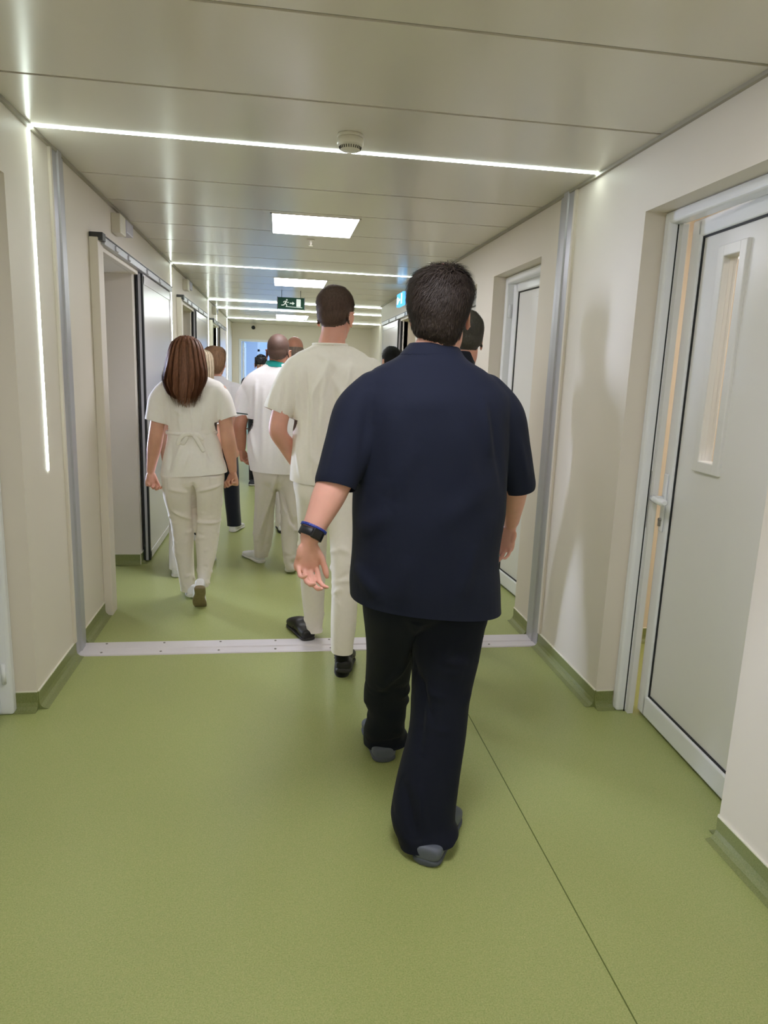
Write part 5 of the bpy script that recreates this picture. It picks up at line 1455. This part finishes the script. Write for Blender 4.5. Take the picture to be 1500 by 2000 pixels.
    F = leg_folds(L, 14, 71, .006, .014, ((.4, .7), (.75, 1))) + leg_folds(R, 14, 72, .006, .014, ((.3, .6), (.8, 1))) + [(W(540, 930, yb), W(505, 1050, yb+.1), .010, .016), (W(545, 935, yb), W(512, 1080, yb+.15), -.007, .016), (W(548, 960, yb), W(575, 1030, yb), -.008, .014)]
    fused('trousers', g, .007, M_['taupe'], root, smooth=8, post=cloth_post(F, .004, 15, 62), cuts=[hem_cut(W(497, 1086, Y+.18), W(524, 1086, Y+.18), .15), hem_cut(W(557, 1109, Y-.1), W(578, 1109, Y-.1), .15)])
    add_shoe(root, shoe_matrix((-.125, 5.34, .001), 30, 0, .29), 'slip', (M_['white_shoe'], M_['white_sole']), L=.29, w=1.0, side=-1)
    add_shoe(root, shoe_matrix((.085, 5.05, .001), -8, 3, .29), 'slip', (M_['white_shoe'], M_['white_sole']), L=.29, w=1.0, side=1)
    return root

# ------------------------------------------------------------------ the others: same anatomy, own size, pose and clothes
def walker(label, X, Y, h, yaw, skinm, top, topname, trousers, shoes, hair, lead='L', stride=.3, build=1.0, fem=False, head_yaw=0, lean=0.0, collar=None, kind='sneaker', arms=((0, 0), (0, 0)), extra=None, hem=.80, lean_x=0.0, collar_h=0.0):
    base = Vector((X, Y, 0)); root = person(label, base)
    k = h/1.76; B = Matrix.Translation(base) @ Matrix.Rotation(math.radians(yaw), 4, 'Z')
    def p(x, y, z): return B @ Vector((x*k, y*k, z*k))
    R3 = B.to_3x3()
    def ring(x, y, z, hw, hd, e=2.3): return (p(x, y, z), R3 @ Vector((hw*build*k, 0, 0)), R3 @ Vector((0, hd*build*k, 0)), e)
    lf = {'L': 1, 'R': -1}[lead]*stride*k/2/k
    s = k*(.96 if fem else 1.0)
    HM = head_matrix(p(lean_x, .02+lean, 1.63), yaw=yaw+head_yaw, pitch=-3)
    g = Geo(); neckb = p(lean_x*.6, 0.0+lean*.6, 1.49)
    head_geo(g, HM, s, fem=fem, neck_base=neckb, neck_r=.052 if fem else .062)
    sw = .155*build if fem else .185*build
    sh = [p(-sw, 0, 1.40), p(sw, 0, 1.40)]
    fw = [-lf*.7+arms[0][0], lf*.7+arms[1][0]]
    el = [p(-sw-.05, -.03+fw[0]*.25, 1.11), p(sw+.05, -.03+fw[1]*.25, 1.11)]
    wr = [p(-sw-.06+arms[0][1], .04+fw[0]*.8, .87), p(sw+.06+arms[1][1], .04+fw[1]*.8, .87)]
    for a, b, c in zip(sh, el, wr):
        g.tube([(a, .052*k), (a.lerp(b, .5), .049*k), (b, .042*k), (b.lerp(c, .35), .040*k), (c, .027*k)], n=16)
    hand_geo(g, wr[0], R3 @ Vector((0, .12, -1)), R3 @ Vector((.9, -.2, 0)), 'L', curl=(30, 40, 25), s=.93*k)
    hand_geo(g, wr[1], R3 @ Vector((0, .12, -1)), R3 @ Vector((-.9, -.2, 0)), 'R', curl=(30, 40, 25), s=.93*k)
    hp = [p(-.09, 0, .90), p(.09, 0, .90)]; kn = [p(-.095, lf*.55+.03, .50), p(.095, -lf*.55+.03, .50)]; an = [p(-.10, lf, .09), p(.10, -lf, .09)]
    slim_trunk(g, neckb, p(0, 0, .97), hp, kn, an, sh, .88*k)
    body = fused('body', g, .006, skinm, root, smooth=3)
    head_details(HM, s, root)
    hair(body, HM, s, root, p, ring)
    g = Geo()
    hw = .15 if fem else .165
    wst = .14 if fem else .165
    g.loft([ring(0, 0, hem-.03, .186, .136), ring(0, 0, hem, .185, .135), ring(0, 0, hem+.1, .182, .13), ring(0, 0, 1.08, wst, .115), ring(0, 0, 1.22, .168, .125), ring(0, 0, 1.34, .188, .12), ring(0, 0, 1.415, .185, .10), ring(0, 0, 1.455, .14, .082), ring(0, 0, 1.485, .085, .066), ring(lean_x*.5, lean*.5, 1.505, .062, .058)], n=36)
    cuts = [(p(0, 0, hem), (0, 0, -1), .5)]
    for a, b, sx in ((sh[0], el[0], 1), (sh[1], el[1], -1)):
        a2 = a+R3 @ Vector((sx*.05*k, 0, -.01*k)); cu = a.lerp(b, .72); cuts.append((cu, b-a, .14*k))
        g.tube([(a2, .070*k*build), (a, .074*k*build), (a.lerp(b, .45), .067*k), (cu, .063*k)], n=20, flat_end=True)
    top_o = fused(topname, g, .008, top, root, smooth=4, post=cloth_post((), .005, 14, int(X*100) % 97+3, (1, 1, .4)), cuts=cuts)
    if collar is not None:
        cg = Geo(); cg.loft([ring(lean_x*.4, lean*.4, 1.485, .080/build, .074/build), ring(lean_x*.5, lean*.5, 1.51+collar_h, .070/build, .070/build), ring(lean_x*.5, lean*.5, 1.535+collar_h, .064/build, .066/build)], n=28, step=.008)
        fused('collar', cg, .006, collar, top_o, smooth=2)
    g = Geo()
    g.loft([ring(0, 0, 1.02, .15, .11), ring(0, 0, .93, .175, .13), ring(0, 0, .87, .165, .12), ring(0, 0, .82, .11, .06)], n=32)
    for i, sx in enumerate((-1, 1)):
        yy = lf if i == 0 else -lf
        RR = [ring(sx*.085, 0, .95, .095, .125), ring(sx*.088, 0, .86, .094, .118), ring(sx*.093, yy*.3+.01, .70, .085, .095), ring(sx*.095, yy*.55+.02, .50, .072, .08), ring(sx*.098, yy*.8, .28, .066, .074), ring(sx*.10, yy, .075, .062, .075), ring(sx*.10, yy, .035, .062, .075)]
        g.loft(RR, n=24)
    fused('trousers', g, .008, trousers, root, smooth=7, post=cloth_post((), .005, 16, int(Y*10)+1), cuts=[(p(sx*.10, yy, .06), (0, 0, -1), .14*k) for sx, yy in ((-1, lf), (1, -lf))])
    for i, sx in enumerate((-1, 1)):
        yy = lf if i == 0 else -lf
        hpos = p(sx*.10, yy-.075, 0.001)
        add_shoe(root, shoe_matrix(hpos, yaw-sx*6, 0, .265*k), kind, shoes, L=.265*k, w=.92, side=sx)
    if extra: extra(root, p, R3)
    return root

def hs(m, **kw):
    def f(body, HM, s, root, p, ring): return short_hair(body, HM, s, root, m, **kw)
    return f

def everyone():
    FOLD_K[0] = 1.8; man_navy(); FOLD_K[0] = 2.7; man_cream(); woman_auburn(); man_teal(); FOLD_K[0] = 1.0
    walker('man with dark greying hair and navy collar, half hidden behind the broad man in navy', .90, 3.60, 1.82, 4, M_['skin_ruddy'], M_['dark_cloth'], 'tunic', M_['dark_cloth'], (M_['white_shoe'], M_['white_sole']),
           hs(M_['hair_grey'], thick=.014, nape=-.07, strands=5000, slen=.016, seed=23, tuft=.002), lead='R', stride=.36, collar=M_['dark_cloth'], build=.80, lean_x=.05, collar_h=.035)
    def bob(body, HM, s, root, p, ring):
        q = lambda x, y, z, a, b: (HM @ (Vector((x, y, z))*s), HM.to_3x3() @ Vector((a*s, 0, 0)), HM.to_3x3() @ Vector((0, b*s, 0)), 2.2)
        return long_hair([q(0, -.02, .150, .02, .02), q(0, -.02, .142, .055, .06), q(0, -.022, .11, .086, .10), q(0, -.03, .06, .098, .105), q(0, -.035, .01, .102, .098), q(0, -.045, -.04, .098, .085), q(0, -.05, -.085, .08, .06), q(0, -.05, -.105, .055, .04)], root, M_['hair_light'], n_str=2600, seed=8, tip=.01, sw=.0022, lock=.006, arc=(PI*.9, PI*2.1), wander=.1, out=.006)
    walker('woman with short light brown hair, pale grey top and navy trousers, beyond the long-haired woman', -.545, 6.30, 1.655, -14, M_['skin_tan'], M_['grey_white'], 'tunic', M_['dark_cloth'], (M_['white_shoe'], M_['white_sole']),
           bob, lead='R', stride=.42, fem=True, head_yaw=-18, hem=1.0, build=1.06)
    def straight(body, HM, s, root, p, ring):
        q = lambda x, y, z, a, b: (HM @ (Vector((x, y, z))*s), HM.to_3x3() @ Vector((a*s, 0, 0)), HM.to_3x3() @ Vector((0, b*s, 0)), 2.2)
        return long_hair([q(0, -.02, .148, .02, .02), q(0, -.02, .14, .055, .06), q(0, -.022, .11, .084, .10), q(0, -.03, .06, .094, .103), q(0, -.035, .01, .098, .096), q(0, -.05, -.05, .098, .082), q(0, -.065, -.12, .095, .06), q(0, -.075, -.19, .085, .04), q(0, -.08, -.23, .06, .025)], root, M_['hair_blonde'], n_str=2600, seed=18, tip=.02, sw=.0022, lock=.006, arc=(PI*.9, PI*2.1), wander=.1, out=.006)
    walker('blonde woman in white, mostly hidden in front of the long-haired woman', -.63, 5.18, 1.60, 0, M_['skin_tan'], M_['white'], 'tunic', M_['white4'], (M_['white_shoe'], M_['white_sole']),
           straight, lead='R', stride=.30, fem=True, kind='slip', lean_x=.085)
    walker('bald man whose head shows beside the teal-collared man, walking in patterned sneakers', .135, 6.55, 1.79, 0, M_['skin_brown'], M_['white4'], 'tunic', M_['taupe'], (M_['white_shoe'], M_['dark_shoe']),
           hs(M_['hair_silver'], thick=.004, nape=-.06, strands=600, slen=.006, seed=33, tuft=.0005, bald=lambda L: .03-L[:, 2]), lead='R', stride=.2)
    cam_man()
    walker('person with black hair, mostly hidden behind the broad man near the far right sliding door', 1.10, 7.0, 1.735, 8, M_['skin_tan'], M_['dark_cloth'], 'tunic', M_['dark_cloth'], (M_['dark_shoe'], M_['white_sole']),
           hs(M_['hair_black'], thick=.024, nape=-.08, strands=3500, slen=.03, seed=43, tuft=.004), stride=.3)
    walker('person with dark brown hair, only the crown showing behind the cream-shirted shoulder', .70, 7.25, 1.70, 0, M_['skin_tan'], M_['white'], 'tunic', M_['taupe'], (M_['white_shoe'], M_['white_sole']),
           hs(M_['hair_dark'], thick=.018, nape=-.08, strands=2500, slen=.025, seed=53, tuft=.003), stride=.3, lead='R')

def cam_man():
    """bearded man in dark clothes facing the group with a camera raised to his eye"""
    X, Y, h = -.235, 9.35, 1.66
    root = walker('bearded man in black facing the group, small black camera raised to his face', X, Y, h, 180, M_['skin_tan'], M_['black_cloth'], 'sweater', M_['black_cloth'], (M_['dark_shoe'], M_['white_sole']),
           hs(M_['hair_black'], thick=.014, nape=-.07, strands=2000, slen=.016, seed=63, tuft=.002), stride=.34, lead='R')
    # the camera held up in front of his face is a thing of its own
    c = Vector((X-.01, Y-.24, 1.585)); cr = empty('photo_camera', c)
    tag(cr, 'small black camera held up before the face of the bearded man in black', 'camera')
    bm = bmesh.new(); box(bm, c+Vector((-.065, -.03, -.045)), c+Vector((.065, .03, .045)), 0, .008); box(bm, c+Vector((-.025, -.02, .04)), c+Vector((.025, .02, .07)), 0, .006)
    obj_from_bm('camera_body', bm, M['black_plastic'], cr, origin=c)
    bm = bmesh.new(); lathe(bm, c+Vector((0, -.03, 0)), [(.036, 0), (.036, -.05), (.04, -.055), (.04, -.08), (.03, -.08)], axis='y')
    obj_from_bm('camera_lens', bm, M['black_plastic'], cr, origin=c)
    return root
everyone()
